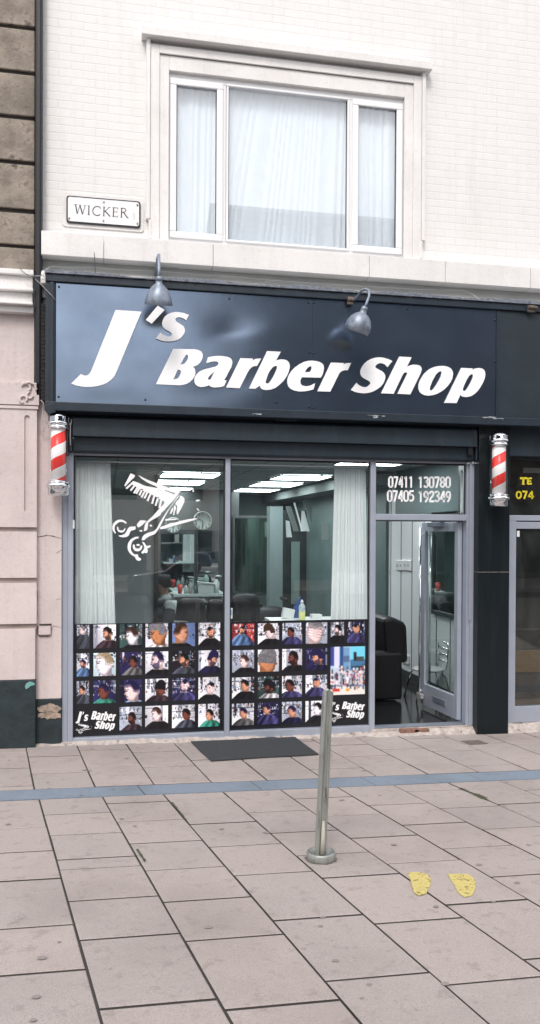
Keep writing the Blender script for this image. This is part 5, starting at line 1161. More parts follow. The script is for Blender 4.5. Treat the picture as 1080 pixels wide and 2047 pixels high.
def barber_pole(cpx, ytop, ybot, tt, tb, Yc, label):
    ct, cb_ = at(cpx, ytop, Yc), at(cpx, ybot, Yc); X = (ct.x+cb_.x)/2; zt_, zb_ = ct.z, cb_.z; H_ = zt_-zb_
    z1_ = at(cpx, tt, Yc).z; z0_ = at(cpx, tb, Yc).z
    o = thing('barber_pole', (X, Yc, zb_), label, 'barber pole', 'wall mounted barber poles')
    R1 = .098
    c = Vector((X, Yc, z1_))
    hd = zt_-z1_
    MB().lathe(c, [(.0, 0), (R1*.86, 0), (R1*.95, .01), (R1*.95, .02), (R1*.88, .025), (R1*.88, .035), (R1*1.02, .042), (R1*1.04, .052), (R1*1.02, .062), (R1*.86, .068), (R1*.86, hd*.72), (R1*.80, hd*.82), (R1*.62, hd*.92), (R1*.35, hd*.98), (0, hd)], 36).build('top_cap', M['chrome'], o, fix=False)
    c2 = Vector((X, Yc, z0_)); hb = z0_-zb_
    MB().lathe(c2, [(0, 0), (R1*.86, 0), (R1*.95, -.008), (R1*.95, -.018), (R1*.9, -.024), (R1*1.07, -.034), (R1*1.1, -.044), (R1*1.07, -.058), (R1*.92, -.064), (R1*.94, -hb*.8), (R1*.88, -hb*.92), (R1*.7, -hb*.99), (0, -hb)], 36).build('bottom_cap', M['chrome'], o, fix=False)
    # windows round the caps
    for (zc, hh) in ((z1_+hd*.58, hd*.22), (z0_-hb*.62, hb*.22)):
        p = MB()
        for k in range(8):
            a = 2*math.pi*(k+.3)/8; e_ = Vector((math.cos(a), math.sin(a), 0)); t_ = Vector((-math.sin(a), math.cos(a), 0))
            p.obox(Vector((X, Yc, zc))+e_*(R1*.845), e_*.006, t_*.022, Vector((0, 0, hh*.8)))
        p.build('cap_window', M['chrome_inner'], o, bevel=.003)
    oc = MB().lathe(Vector((0, 0, 0)), [(0, 0), (.067, 0), (.067, z1_-z0_), (0, z1_-z0_)], 40).build('striped_cylinder', M['spiral'])
    oc.location = (X, Yc, z0_+.001); oc.parent = o; oc.matrix_parent_inverse = Matrix.Translation(-Vector(o.location))
    MB().lathe(Vector((X, Yc, z0_)), [(.088, 0), (.088, z1_-z0_)], 36).build('clear_tube', M['clear'], o)
    p = MB()
    for zc in (z1_+.05, z0_-.045): p.box(X-.03, X+.03, Yc+.05, Yc+.16, zc-.02, zc+.02)
    p.build('wall_bracket', M['chrome'], o, bevel=.003)
    return oc
oc1 = barber_pole(117, 825, 992, 858, 961, -.20, 'red and white barber pole on the pink pier, left of the window')
oc2 = barber_pole(997.5, 864.5, 1013.5, 892, 987, -.29, 'red and white barber pole on the black granite pillar, right of the door')
oc2.rotation_euler = (0, 0, R_(100)); oc1.rotation_euler = (0, 0, R_(70))

# ------------------------------------------------------------------ interior
ZC = 2.85; XR = 3.96; XLn = -.42; YB = 10.6
p = MB(); p.face([(XLn-3, .08, zdoor), (XR+.1, .08, zdoor), (XR+.1, YB, zdoor), (XLn-3, YB, zdoor)]); tag(p.build('shop_floor', M['in_floor']), kind='structure')
p = MB(); p.box(XLn-3, XR+.1, .36, YB, ZC, ZC+.05); tag(p.build('ceiling', M['tile']), kind='structure')
p = MB()
for i in range(16): x = -2.9+i*.6+.02; p.box(x-.01, x+.01, .36, YB, ZC-.004, ZC-.001) if x < XR else None
for i in range(17): y = .5+i*.6; p.box(XLn-3, XR, y-.01, y+.01, ZC-.0035, ZC-.0008)
tag(p.build('ceiling_grid', M['grid']), kind='structure')
p = MB(); p.box(XLn-3.1, XLn-3, .1, YB, 0, 3); p.box(XLn-3, XR, YB, YB+.1, -.1, 3.2); p.box(XLn-3, xA0-.01, .31, .36, -.1, 3.2)
tag(p.build('interior_wall', M['in_wall']), kind='structure')
p = MB(); p.box(XR, XR+.1, .0, YB, -.1, 3.2); 
tag(p.build('clad_wall', M['in_panel']), kind='structure')
p = MB(); p.box(XR-.03, XR-.0005, .1, 2.999, 2.22, ZC); tag(p.build('upper_clad_wall', mat('teal_grey_wall', (.10, .15, .152), .5), bevel=.004), kind='structure')
p = MB()
for i in range(8): y = 1.15+i*.42; p.box(XR-.006, XR, y-.004, y+.004, .12, ZC)
p.box(XR-.02, XR-.001, .15, YB, zdoor, zdoor+.13)
tag(p.build('skirting', M['in_dark']), kind='structure')
def ceil_light(x0, x1, y0, y1, label):
    o = thing('ceiling_light', ((x0+x1)/2, (y0+y1)/2, ZC), label, 'ceiling light', 'square ceiling light panels inside the shop')
    MB().box(x0, x1, y0, y1, ZC-.022, ZC-.006).build('diffuser', M['tube'], o)
    f_ = MB(); f_.box(x0-.02, x1+.02, y0-.02, y0, ZC-.026, ZC-.005); f_.box(x0-.02, x1+.02, y1, y1+.02, ZC-.026, ZC-.005); f_.box(x0-.02, x0, y0, y1, ZC-.026, ZC-.005); f_.box(x1, x1+.02, y0, y1, ZC-.026, ZC-.005); f_.build('rim', M['grid'], o)
nm = ['nearest', 'second', 'third', 'fourth']
for i, (y0, y1) in enumerate(((3.95, 4.85), (5.8, 6.8), (7.7, 8.8))):
    ceil_light(2.5, 3.28, y0, y1, nm[i]+' lit ceiling panel of the right hand row')
for i, (y0, y1) in enumerate(((3.87, 4.7), (5.8, 6.7), (7.7, 8.6))):
    ceil_light(.78, 1.6, y0, y1, nm[i]+' lit ceiling panel of the left hand row')
ceil_light(2.72, 3.5, 1.15, 1.85, 'lit ceiling panel just inside the door behind the phone numbers')
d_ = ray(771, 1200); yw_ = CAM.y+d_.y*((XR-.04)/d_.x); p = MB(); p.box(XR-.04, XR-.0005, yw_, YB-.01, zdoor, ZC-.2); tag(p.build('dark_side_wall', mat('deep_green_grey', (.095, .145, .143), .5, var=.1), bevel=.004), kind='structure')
# big partition slab, left; side mirror wall; recessed dark back
p = MB(); a, c = at(228, 1100, 3.2), at(308, 1100, 3.2); p.box(a.x-.6, c.x, 3.2, 3.35, zdoor, at(260, 990, 3.2).z); p.box(a.x-.6, c.x, 3.18, 3.199, at(260, 1000, 3.2).z, at(260, 990, 3.2).z)
tag(p.build('partition', M['in_panel'], bevel=.004), 'plain pale partition standing behind the left curtain', 'partition')
p = MB(); p.box(c.x+.004, c.x+.05, 3.17, 3.5, zdoor, ZC-.1); tag(p.build('dark_post', M['in_dark'], bevel=.004), 'dark upright post at the end of the partition', 'post')
def wall_mirror(px0, px1, py0, py1, Y, label, m='mirror'):
    a, c = at(px0, py0, Y), at(px1, py1, Y); o = thing('wall_mirror', ((a.x+c.x)/2, Y, c.z), label, 'mirror')
    MB().box(a.x, c.x, Y, Y+.02, c.z, a.z).build('mirror_glass', M[m], o)
    f_ = MB(); t_ = .05; f_.box(a.x-t_, a.x, Y-.02, Y+.03, c.z-t_, a.z+t_); f_.box(c.x, c.x+t_, Y-.02, Y+.03, c.z-t_, a.z+t_); f_.box(a.x, c.x, Y-.02, Y+.03, a.z, a.z+t_); f_.box(a.x, c.x, Y-.02, Y+.03, c.z-t_, c.z); f_.build('mirror_frame', M['in_dark'], o, bevel=.005)
    o.rotation_euler = (0, 0, 0); return o
YM = 8.6
p = MB(); a, c = at(300, 1000, YM+.1), at(600, 1200, YM+.1); p.box(a.x, 2.62, YM+.06, YM+.16, zdoor, ZC); tag(p.build('mirror_wall', M['in_dark']), kind='structure')
wall_mirror(322, 388, 1068, 1180, YM, 'tall mirror left of the clock above the counter')
wall_mirror(396, 436, 1062, 1180, YM, 'narrow mirror under the clock above the counter')
wall_mirror(470, 536, 1036, 1185, YM, 'large dark framed mirror behind the empty barber chair', 'smoked')
# counter
ct = thing('counter', (1.6, 8.2, 0), 'pale counter shelf under the mirrors behind the seated man', 'counter')
a, c = at(352, 1188, 7.6), at(448, 1188, 7.6)
MB().box(a.x, c.x+.05, 7.6, YM-.03, a.z-.05, a.z).build('top', mat('counter_top', (.36, .42, .41), .4), ct, bevel=.004)
MB().box(a.x+.04, c.x+.01, 7.9, YM-.03, zdoor, a.z-.052).build('cupboard', M['in_wall'], ct, bevel=.004)
ztc = a.z
def bottle(px, h, r, col, label, kind='bottle', Yb=7.75):
    h *= .78; r *= .85; X = at(px, 1188, Yb).x; o = thing(kind, (X, Yb, ztc), label, kind.replace('_', ' '))
    m = mat(kind+'_'+label[:12].replace(' ', '_'), col, .3)
    if kind == 'cup': MB().lathe(Vector((X, Yb, ztc)), [(0, 0), (r*.8, 0), (r, h), (r*.92, h), (r*.7, .01), (0, .01)], 16).build('cup_body', m, o, fix=False)
    else:
        MB().lathe(Vector((X, Yb, ztc)), [(0, 0), (r, 0), (r, h*.62), (r*.45, h*.78), (r*.4, h*.84), (0, h*.84)], 16).build('bottle_body', m, o)
        MB().lathe(Vector((X, Yb, ztc+h*.84)), [(0, 0), (r*.45, 0), (r*.42, h*.16), (0, h*.16)], 12).build('cap', M['in_dark'], o)
        if kind == 'spray_bottle': MB().tube([Vector((X-.02, Yb, ztc+h*.95)), Vector((X+.02, Yb, ztc+h)), Vector((X+.09, Yb, ztc+h*1.0))], [.02, .022, .012], 8).build('trigger', m, o)
bottle(360, .22, .055, (.45, .03, .03), 'red cup at the left end of the counter', 'cup')
bottle(372, .25, .045, (.35, .4, .38), 'small pale bottle right of the red cup')
bottle(381, .34, .05, (.30, .30, .28), 'grey bottle in the middle of the counter')
bottle(391, .24, .05, (.08, .12, .10), 'dark green bottle on the counter')
bottle(404, .18, .06, (.6, .62, .6), 'squat white jar on the counter')
bottle(433, .42, .07, (.45, .52, .50), 'tall pale spray bottle at the right end of the counter', 'spray_bottle')
bottle(418, .22, .05, (.03, .03, .03), 'short black bottle beside the spray bottle')
p = MB(); a = at(412, 1165, 7.7); p.obox(Vector((a.x, 7.7, ztc+.20)), Vector((.17, 0, -.02)), Vector((0, .05, 0)), Vector((.0, 0, .018))); p.obox(Vector((a.x, 7.75, ztc+.09)), Vector((.15, 0, 0)), Vector((0, .08, 0)), Vector((0, 0, .09))); tag(p.build('tissue_box', [mat('pale_carton', (.34, .38, .37), .7)], bevel=.01), 'pale box lying on the counter under the clock', 'box')
# clocks
def wclock(px, py, rpx, Y, label):
    c = at(px, py, Y); R2 = rpx*(Y+8)/F; o = thing('wall_clock', c, label, 'clock')
    MB().lathe(c, [(0, 0), (R2, 0), (R2*1.0, .03), (R2*.9, .045), (R2*.88, .03), (0, .03)], 36, axis=(0, -1, 0)).build('case', M['clock'], o, fix=False)
    h_ = MB(); f_ = c+Vector((0, -.034, 0)); h_.obox(f_+Vector((-.0, 0, -R2*.3)), Vector((.008, 0, 0)), Vector((0, .002, 0)), Vector((.0, 0, R2*.3))); h_.obox(f_+Vector((-R2*.25, 0, .02)), Vector((R2*.25, 0, -.02)), Vector((0, .002, 0)), Vector((.002, 0, .008))); h_.build('hand', M['in_dark'], o)
    t_ = MB()
    for k in range(12): a = R_(30*k); t_.obox(f_+Vector((math.sin(a)*R2*.75, 0, math.cos(a)*R2*.75)), Vector((.008, 0, 0)), Vector((0, .002, 0)), Vector((0, 0, .022)))
    t_.build('hour_mark', M['in_dark'], o)
wclock(405, 1041, 19, 8.4, 'big round wall clock above the narrow mirror')
wclock(346, 1050, 16, 8.35, 'smaller plain round clock partly behind the scissors decal')
# hanging bead strip / dark doorway
def barber_chair(px, pyt, Y, wd, label):
    t_ = at(px, pyt, Y); X = t_.x; zt_ = t_.z; o = thing('barber_chair', (X, Y, zdoor), label, 'barber chair', 'black barber chairs')
    def cushion(name, cx_, cy_, cz_, sx, sy, sz):
        b_ = MB(); n1, n2 = 16, 10
        for j in range(n2+1):
            v = math.pi*j/n2-math.pi/2
            for i in range(n1):
                u = 2*math.pi*i/n1; s3 = lambda q, e: math.copysign(abs(q)**e, q)
                b_.v.append((cx_+sx*s3(math.cos(u), .5)*abs(math.cos(v))**.5, cy_+sy*s3(math.sin(u), .6)*abs(math.cos(v))**.5, cz_+sz*s3(math.sin(v), .55)))
        for j in range(n2):
            for i in range(n1): a = j*n1+i; b2 = j*n1+(i+1) % n1; b_.f.append((a, b2, b2+n1, a+n1)); b_.m.append(0); b_.sm.append(True)
        return b_.build(name, M['leather'], o)
    cushion('backrest', X, Y, zt_-.32, wd/2, .09, .32); cushion('seat', X, Y+.3, zdoor+.55, wd/2, .3, .09)
    for s_ in (-1, 1):
        b_ = MB(); b_.box(X+s_*wd*.52-.03, X+s_*wd*.52+.03, Y+.0, Y+.5, zdoor+.75, zdoor+.81); b_.build('armrest', M['leather'], o, bevel=.02)
    b_ = MB(); b_.lathe(Vector((X, Y+.3, zdoor)), [(0, 0), (.3, 0), (.3, .03), (.06, .06), (.05, .46), (0, .46)], 24); b_.build('pedestal', M['chrome'], o, fix=False)
    b_ = MB(); b_.box(X-.2, X+.2, Y+.65, Y+.85, zdoor+.25, zdoor+.28); b_.tube([(X, Y+.4, zdoor+.4), (X, Y+.75, zdoor+.27)], .02, 8); b_.build('footrest', M['chrome'], o, bevel=.005)
barber_chair(491, 1187, 5.4, .50, 'black barber chair with a rounded back in the right pane')
barber_chair(432, 1198, 6.2, .34, 'small black barber chair just left of the central mullion')
barber_chair(382, 1195, 5.9, .5, 'black barber chair right behind the seated man')
barber_chair(545, 1216, 6.4, .5, 'low black barber chair half hidden by the picture sheet')
# right part of right pane: pillar slabs and light panels on the side wall
def flat(name, px0, px1, py0, py1, Y, d, m, label, cat):
    a, c = at(px0, py0, Y), at(px1, py1, Y); return tag(MB().box(a.x, c.x, Y, Y+d, c.z, a.z).build(name, m, bevel=.004), label, cat)
flat('interior_pillar', 540, 565, 1012, 1240, 7.2, .3, mat('pillar_grey', (.19, .245, .245), .6), 'pale grey pillar right of the large framed mirror', 'pillar')
flat('door_leaf', 584, 599, 1083, 1208, 7.6, .05, mat('pale_green_door', (.22, .31, .27), .5), 'narrow pale green door leaf deep in the shop', 'door')
flat('dark_cabinet', 566, 680, 1020, 1240, 8.2, .2, M['in_dark'], 'tall dark cabinet at the back of the right pane', 'cabinet')
flat('dark_mirror', 619, 641, 1082, 1175, 8.1, .03, mat('smoked_glass', (.10, .16, .15), .1), 'greenish glass panel with a curl of white script', 'glass panel')
p = MB(); Yq = 8.05
for pts in (((625, 1084), (629, 1090), (634, 1086), (637, 1092)), ((632, 1098), (638, 1095), (639, 1103), (634, 1106)), ((629, 1088), (634, 1096), (630, 1102))): p.tube([at(x, y, Yq) for x, y in pts], .006, 5)
tag(p.build('script_flourish', M['paper']), 'white curl of painted script on the green glass panel', 'lettering')
flat('paper_notice', 644, 662, 1045, 1079, 6.5, .01, mat('notice_paper', (.30, .34, .33), .6), 'grey framed notice beside the right curtain', 'notice')
def slant(x0, y0, x1, y1, w_, Y, m, label):  # slanting reflections in the mirrors, added as solid pieces
    a, c = at(x0, y0, Y), at(x1, y1, Y); a2, c2 = at(x0+w_, y0, Y), at(x1+w_, y1, Y); tag(MB().prism([a, a2, c2, c], (0, .04, 0)).build('slanted_reflection', m), label, 'panel', 'slanting mirror reflections made as panels below the ceiling')
M['slant'] = mat('sloping_grey', (.22, .27, .26), .5)
slant(572, 1012, 588, 1062, 10, 7.9, M['slant'], 'leftmost slanting mirror reflection, made as a grey panel under the ceiling'); slant(588, 1005, 603, 1060, 2.5, 7.6, M['in_panel'], 'thin slanting mirror reflection, made as a white strip under the ceiling'); slant(605, 1000, 628, 1060, 17, 7.8, M['slant'], 'widest slanting mirror reflection, made as a grey panel under the ceiling')
p = MB(); p.prism([at(604, 1021, 7.5), at(609, 1022, 7.5), at(619, 1062, 7.5), at(602, 1062, 7.5)], (0, .03, 0)); tag(p.build('lamp_cover', M['in_panel']), 'white wedge shaped mirror reflection among the slanting ones', 'mirror reflection')  # wedge shaped mirror reflections built as solid pieces, this and the next
p = MB(); p.prism([at(572, 1040, 7.5), at(579, 1042, 7.5), at(584, 1074, 7.5), at(573, 1074, 7.5)], (0, .03, 0)); tag(p.build('lamp_cover', M['in_panel']), 'small pale wedge shaped mirror reflection near the pillar', 'mirror reflection')
# soffit lowering the ceiling towards the right wall
p = MB(); a = at(640, 985, 5.0); p.box(3.45, XR-.001, 3.0, YB-.01, ZC-.18, ZC-.03); tag(p.build('bulkhead', mat('bulkhead_grey', (.15, .185, .18), .7)), kind='structure')
# shelf behind the right pane with bottle, cloth and papers
sh = MB(); a, c = at(560, 1239, .3), at(736, 1239, .3); sh.box(a.x-.1, c.x-.02, .18, .62, a.z-.04, a.z-.005); tag(sh.build('window_shelf', M['in_panel'], bevel=.004), 'narrow shelf inside the right pane just above the picture sheet', 'shelf')
zs_ = a.z-.005
X = at(604, 1230, .3).x; bt = thing('drink_bottle', (X, .3, zs_), 'sports bottle of yellow drink on the window shelf', 'bottle')
MB().lathe(Vector((X, .3, zs_)), [(0, 0), (.032, 0), (.034, .01), (.034, .088), (0, .088)], 20).build('drink', M['drink'], bt)
MB().lathe(Vector((X, .3, zs_+.088)), [(.034, 0), (.034, .008), (.034, .045), (.03, .06), (.016, .08), (.014, .09), (0, .09)], 20).build('label_band', mat('bottle_label', (.55, .65, .7), .4, var=.4, vscale=60), bt)
MB().lathe(Vector((X, .3, zs_+.178)), [(0, 0), (.017, 0), (.017, .014), (.009, .02), (.009, .03), (0, .03)], 16).build('cap', M['upvc'], bt)
p = MB(); p.prism([at(583, 1240, .5), at(588, 1217, .5), at(594, 1205, .5), at(602, 1192, .5), at(603, 1205, .5), at(600, 1240, .5)], (0, .06, 0)); tag(p.build('cloth', M['blue_cloth'], bevel=.01), 'blue cloth draped behind the drink bottle', 'cloth')
p = MB(); a = at(576, 1226, .5); p.obox(a, Vector((.06, .0, -.012)), Vector((0, .04, 0)), Vector((.01, 0, .05))); tag(p.build('paper_bag', M['paper'], bevel=.006), 'crumpled white bag left of the blue cloth', 'bag')
p = MB(); p.obox(at(632, 1232, .45), Vector((.055, 0, 0)), Vector((0, .05, 0)), Vector((0, 0, .022))); tag(p.build('paper_stack', M['paper'], bevel=.004), 'white stack of papers right of the drink bottle', 'papers')
# curtains
curtain('window_curtain', at(149, 925, .16).x, at(220, 925, .16).x, at(148, 1240, .16).x, at(232, 1240, .16).x, .16, at(190, 1300, .16).z, at(190, 925, .16).z, 10, .009, M['curtain'], 'white pleated curtain at the left end of the shop window', seed=2)
curtain('window_curtain', at(669, 937, .16).x, at(731, 937, .16).x, at(660, 1240, .16).x, at(735, 1240, .16).x, .16, at(690, 1300, .16).z, at(700, 937, .16).z, 11, .008, M['curtain'], 'white pleated curtain at the right end of the shop window', seed=3)
p = MB(); p.tube([(xA2, .16, at(190, 925, .16).z+.012), (xD0, .16, at(190, 925, .16).z+.012)], .008, 8); tag(p.build('curtain_rail', M['upvc']), 'thin white rail carrying the two white curtains', 'rail')
curtain('fanlight_curtain', at(921, 940, .12).x, at(926.5, 940, .12).x, at(920, 1020, .12).x, at(926.5, 1020, .12).x, .12, zT1+.01, zhead-.06, 2, .008, M['curtain'], 'sliver of white curtain at the right side of the fanlight', seed=4)
# wall fittings seen through the door
def socket(px, py, label, w_=.085):
    d = ray(px, py); t_ = (XR-CAM.x)/d.x; c = CAM+d*t_; o = thing('wall_switch', c, label, 'switch')
    MB().box(XR-.022, XR-.0005, c.y-w_*2.1, c.y+w_*2.1, c.z-w_, c.z+w_).build('plate', M['upvc'], o, bevel=.006)
    f_ = MB()
    for k in (-1, 1): f_.box(XR-.027, XR-.023, c.y+k*w_*.9-.012, c.y+k*w_*.9+.012, c.z-.015, c.z+.015)
    f_.build_each('rocker', M['in_wall'], o)
socket(801, 1130, 'white switch plate on the clad wall, left of the pair', .07); socket(816, 1130, 'white switch plate on the clad wall, right of the pair', .07)
socket(812, 1317, 'white socket low on the clad wall above the skirting', .06)
def rx(px, py): d = ray(px, py); t_ = (XR-.01-CAM.x)/d.x; return CAM+d*t_
a, c = rx(868, 1060), rx(912, 1255)
o = thing('side_mirror', (XR, (a.y+c.y)/2, 1.2), 'mirror with a dark frame on the right wall behind the door', 'mirror')
y0_, y1_ = min(rx(915, 1100).y, rx(868, 1100).y), max(rx(915, 1100).y, rx(868, 1100).y)
MB().box(XR-.014, XR-.004, y0_, y1_, 1.05, 2.2).build('mirror_glass', M['mirror'], o)
f_ = MB(); f_.box(XR-.03, XR-.002, y0_-.04, y1_+.04, 1.0, 1.049); f_.box(XR-.03, XR-.002, y0_-.04, y1_+.04, 2.201, 2.25); f_.box(XR-.03, XR-.002, y0_-.04, y0_-.001, 1.05, 2.2); f_.box(XR-.03, XR-.002, y1_+.001, y1_+.04, 1.05, 2.2); f_.build('mirror_frame', M['in_dark'], o)
# armchair
ac = thing('armchair', (2.9, 1.6, zdoor), 'black leather armchair just inside the open door', 'armchair')
a0 = atz(805, 1402, zdoor); axr = a0.x; ay = a0.y
MB().box(axr-1.15, axr, ay, ay+.24, zdoor+.02, at(780, 1305, ay).z).build('arm', M['leather'], ac, bevel=.03)
MB().box(axr-1.15, axr-.06, ay+.245, ay+.75, zdoor+.05, zdoor+.42).build('seat', M['leather'], ac, bevel=.04)
bk = at(799, 1237, ay+.35)
b_ = MB(); zb_ = at(780, 1325, ay+.1).z
b_.prism([(bk.x-.26, ay+.05, zb_), (bk.x+.01, ay+.05, zb_), (bk.x-.01, ay+.05, bk.z-.05), (bk.x-.05, ay+.05, bk.z-.01), (bk.x-.20, ay+.05, bk.z+.06), (bk.x-.30, ay+.05, bk.z+.03)], (0, .80, 0)); b_.build('backrest', M['leather'], ac, bevel=.045)
MB().box(axr-1.15, axr, ay+.80, ay+1.04, zdoor+.02, zdoor+.6).build('arm', M['leather'], ac, bevel=.03)
# cafe chair
cs = atz(848, 1405, zdoor); cy_ = 1.35; cx_ = at(856, 1340, cy_).x
ca = thing('cafe_chair', (cx_, cy_, zdoor), 'steel framed chair with a pale round seat behind the door', 'chair')
def cz(py, Y=1.35): return at(850, py, Y).z
zs2 = cz(1337); MB().lathe(Vector((cx_, cy_, zs2)), [(0, -.02), (.17, -.02), (.19, -.008), (.185, .008), (0, .012)], 28).build('seat', M['seat_white'], ca)
for (sx, sy) in ((-1, -1), (1, -1), (-1, 1), (1, 1)):
    MB().tube([(cx_+sx*.13, cy_+sy*.12, zs2-.02), (cx_+sx*.16, cy_+sy*.15, zs2-.06), (cx_+sx*.22, cy_+sy*.2, zdoor)], .011, 8).build('leg', M['chrome'], ca)
b_ = MB(); zb2 = cz(1284)
b_.tube([(cx_+.17, cy_-.14, zs2), (cx_+.2, cy_-.15, zb2-.05), (cx_+.2, cy_-.12, zb2), (cx_+.21, cy_+.12, zb2), (cx_+.2, cy_+.15, zb2-.05), (cx_+.17, cy_+.14, zs2)], .012, 8)
for z_ in (.3, .55, .78): z__ = zs2+(zb2-zs2)*z_; b_.tube([(cx_+.19, cy_-.15, z__), (cx_+.19, cy_+.15, z__)], .008, 6)
b_.build('backrest', M['chrome'], ca)

# seated man seen from behind-left, facing left
def person():
    Y = 5.0; hd_ = at(324, 1168, Y); o = thing('person', (hd_.x+.05, Y, zdoor), 'seated man in a grey hoodie and flat black cap facing left', 'person')
    neck = hd_+Vector((.03, 0, -.19)); hip = Vector((hd_.x+.20, Y, zdoor+.72)); ch = Vector((hd_.x+.13, Y, neck.z-.25))
    P = [hip, (hip+ch)/2+Vector((.03, 0, 0)), ch, neck, hd_+Vector((.0, 0, -.05)), hd_+Vector((-.005, 0, .07)),
         ch+Vector((-.02, -.2, .12)), ch+Vector((-.05, -.25, -.16)), ch+Vector((-.30, -.22, -.26)), ch+Vector((-.02, .2, .12)), ch+Vector((-.05, .25, -.16)), ch+Vector((-.30, .2, -.26)),
         hip+Vector((-.12, -.12, 0)), hip+Vector((-.5, -.14, .02)), hip+Vector((-.52, -.14, -.42)), hip+Vector((-.65, -.14, -.46)), hip+Vector((-.12, .12, 0)), hip+Vector((-.5, .14, .02)), hip+Vector((-.52, .14, -.42)), hip+Vector((-.65, .14, -.46))]
    Rr = [.20, .20, .21, .07, .105, .11, .105, .085, .05, .105, .085, .05, .11, .085, .06, .05, .11, .085, .06, .05]
    Ed = [(0, 1), (1, 2), (2, 3), (3, 4), (4, 5), (2, 6), (6, 7), (7, 8), (2, 9), (9, 10), (10, 11), (0, 12), (12, 13), (13, 14), (14, 15), (0, 16), (16, 17), (17, 18), (18, 19)]
    me = bpy.data.meshes.new('body'); me.from_pydata([tuple(q) for q in P], Ed, []); ob_ = bpy.data.objects.new('body', me); COL.objects.link(ob_)
    sk = ob_.modifiers.new('skin', 'SKIN'); ss = ob_.modifiers.new('sub', 'SUBSURF'); ss.levels = 2; ss.render_levels = 2
    for v_, r_ in zip(me.skin_vertices[0].data, Rr): v_.radius = (r_, r_)
    me.skin_vertices[0].data[0].use_root = True
    dg = bpy.context.evaluated_depsgraph_get(); dg.update(); m2 = bpy.data.meshes.new_from_object(ob_.evaluated_get(dg))
    bpy.data.objects.remove(ob_); m2.materials.clear(); m2.materials.append(M['hoodie']); m2.materials.append(M['skin']); m2.materials.append(M['jeans'])
    for f_ in m2.polygons:
        f_.use_smooth = True; c = f_.center; f_.material_index = 1 if c.z > neck.z+.03 or (c.x < ch.x-.27 and c.z > hip.z+.12) else (2 if c.z < hip.z+.1 and c.x < hip.x-.02 else 0)
    b = bpy.data.objects.new('body', m2); COL.objects.link(b); b.parent = o; b.matrix_parent_inverse = Matrix.Translation(-Vector(o.location))
    b_ = MB(); b_.lathe(hd_+Vector((.01, 0, .02)), [(.10, 0), (.122, .02), (.128, .09), (.118, .125), (0, .132)], 24); b_.lathe(hd_+Vector((.03, 0, -.05)), [(.09, 0), (.108, .05), (.112, .08)], 20)
    b_.build('cap', M['hair'], o)
    b_ = MB(); b_.tube([neck+Vector((.1, -.12, .0)), neck+Vector((.14, 0, .02)), neck+Vector((.1, .12, .0)), neck+Vector((.0, .13, -.05)), neck+Vector((-.07, .0, -.09)), neck+Vector((.0, -.13, -.05)), neck+Vector((.1, -.12, .0))], .055, 10); b_.build('hood', M['hoodie'], o)
    b_ = MB(); b_.lathe(hd_+Vector((-.105, 0, -.02)), [(0, .028), (.014, .012), (.018, -.01), (0, -.02)], 8)
    b_.build('nose', M['skin'], o)
person()
st_ = MB(); xs_, ys_ = at(324, 1168, 5).x+.22, 5.0
stl = thing('stool', (xs_, ys_, zdoor), 'black stool under the seated man', 'stool')
MB().lathe(Vector((xs_, ys_, zdoor+.5)), [(0, 0), (.2, 0), (.22, .03), (.2, .08), (0, .09)], 24).build('seat', M['leather'], stl)
MB().lathe(Vector((xs_, ys_, zdoor)), [(0, 0), (.24, 0), (.22, .03), (.03, .05), (.03, .5), (0, .5)], 20).build('pedestal', M['chrome'], stl, fix=False)

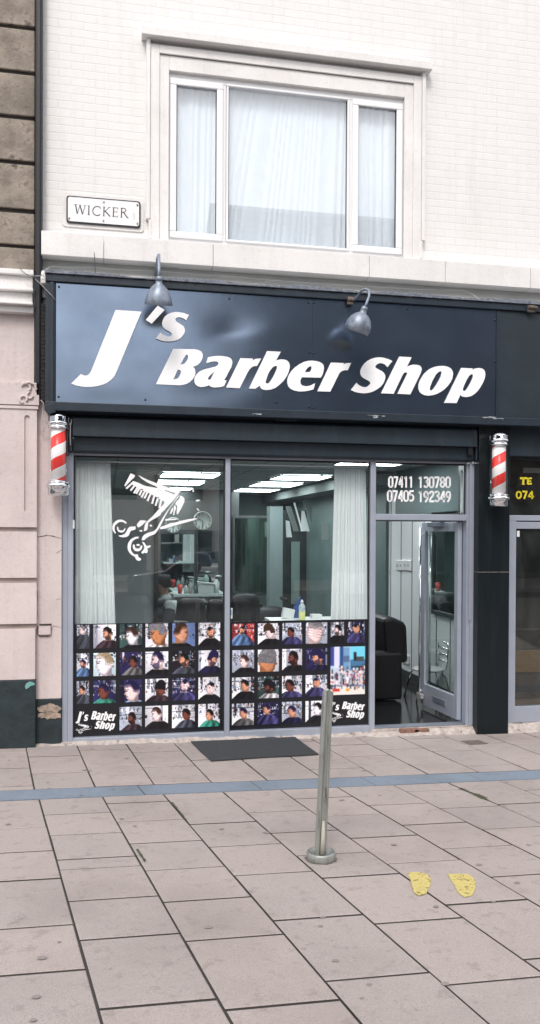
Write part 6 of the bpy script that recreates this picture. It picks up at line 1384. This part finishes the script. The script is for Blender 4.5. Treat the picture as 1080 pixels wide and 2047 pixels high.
# ------------------------------------------------------------------ the other side of the street (seen in reflections)
def opp(x0, x1, h, m, label, floors, bays, Y=-22.0, shop=True):
    o = thing('street_building', ((x0+x1)/2, Y, .2), label, 'building'); b_ = MB(); d = .25
    fh = h/floors; bw = (x1-x0)/bays; wn = MB()
    b_.box(x0, x1, Y-8, Y-d, .2, h)
    for f_ in range(floors):
        z0_ = .2+f_*fh; s0 = z0_+fh*.28 if f_ else z0_+.25; s1 = z0_+fh*.82
        b_.box(x0, x1, Y-d, Y, s1, z0_+fh-.2 if f_ == floors-1 else z0_+fh+(.0)); b_.box(x0, x1, Y-d, Y, z0_, s0)
        for k in range(bays):
            xa_ = x0+bw*k; ww = bw*(.5 if f_ else .8); xc = xa_+bw/2
            b_.box(xa_, xc-ww/2, Y-d, Y, s0, s1); b_.box(xc+ww/2, xa_+bw, Y-d, Y, s0, s1)
            wn.box(xc-ww/2, xc+ww/2, Y-d+.02, Y-d+.05, s0, s1)
    b_.build('wall', m, o); wn.build('window', M['opp_glass'], o)
    r = MB(); r.box(x0-.05, x1+.05, Y-8, Y+.3, h-.2, h+.15); r.prism([(x0, Y-.5, h+.15), (x0, Y-4, h+2), (x0, Y-7.8, h+.15)], (x1-x0, 0, 0)); r.build('roof', M['roof'], o)
opp(-26, -14, 9.5, M['opp_brick'], 'red brick terrace across the road, far left', 3, 4); opp(-13.9, -3.2, 5.2, M['opp_pale'], 'low pale stone building across the road behind the camera', 2, 4)
opp(-3.1, 4.0, 4.6, M['opp_pale'], 'short pale shop building across the road opposite the window', 2, 3); opp(4.1, 15, 13.5, M['opp_dark'], 'tall dark block across the road to the right', 4, 5); opp(15.1, 30, 14.5, M['opp_brick'], 'tall brick building across the road, far right', 4, 6)
def car(X, Y, m, label, L=4.2):
    o = thing('parked_car', (X, Y, .12), label, 'car', 'cars parked across the road'); z = .12
    side = [(-2.1, .3), (-2.1, .62), (-1.95, .82), (-1.2, .92), (-.55, 1.38), (.75, 1.42), (1.45, .98), (2.02, .88), (2.1, .6), (2.1, .3)]
    b_ = MB(); b_.prism([(X+x*L/4.2, Y-.85, z+q) for x, q in side], (0, 1.7, 0)); b_.build('body', m, o, bevel=.08)
    g_ = MB(); gs = [(-1.1, .96), (-.5, 1.33), (.7, 1.36), (1.3, 1.0)]; 
    for y_ in (Y-.856, Y+.851): g_.prism([(X+x*L/4.2, y_, z+q) for x, q in gs], (0, .005, 0))
    g_.build('side_window', M['opp_glass'], o)
    for x in (-1.3, 1.3):
        for y_ in (Y-.87, Y+.69): 
            w_ = MB(); w_.lathe(Vector((X+x, y_, z+.32)), [(0, 0), (.2, 0), (.32, .01), (.32, .17), (.2, .18), (0, .18)], 24, axis=(0, 1, 0)); w_.build('wheel', M['tyre'], o)
car(-3.0, -13.2, M['car_white'], 'white hatchback parked across the road'); car(2.6, -13.4, M['car_dark'], 'dark hatchback parked across the road'); car(8.2, -13.3, M['car_white'], 'white hatchback farther along across the road')
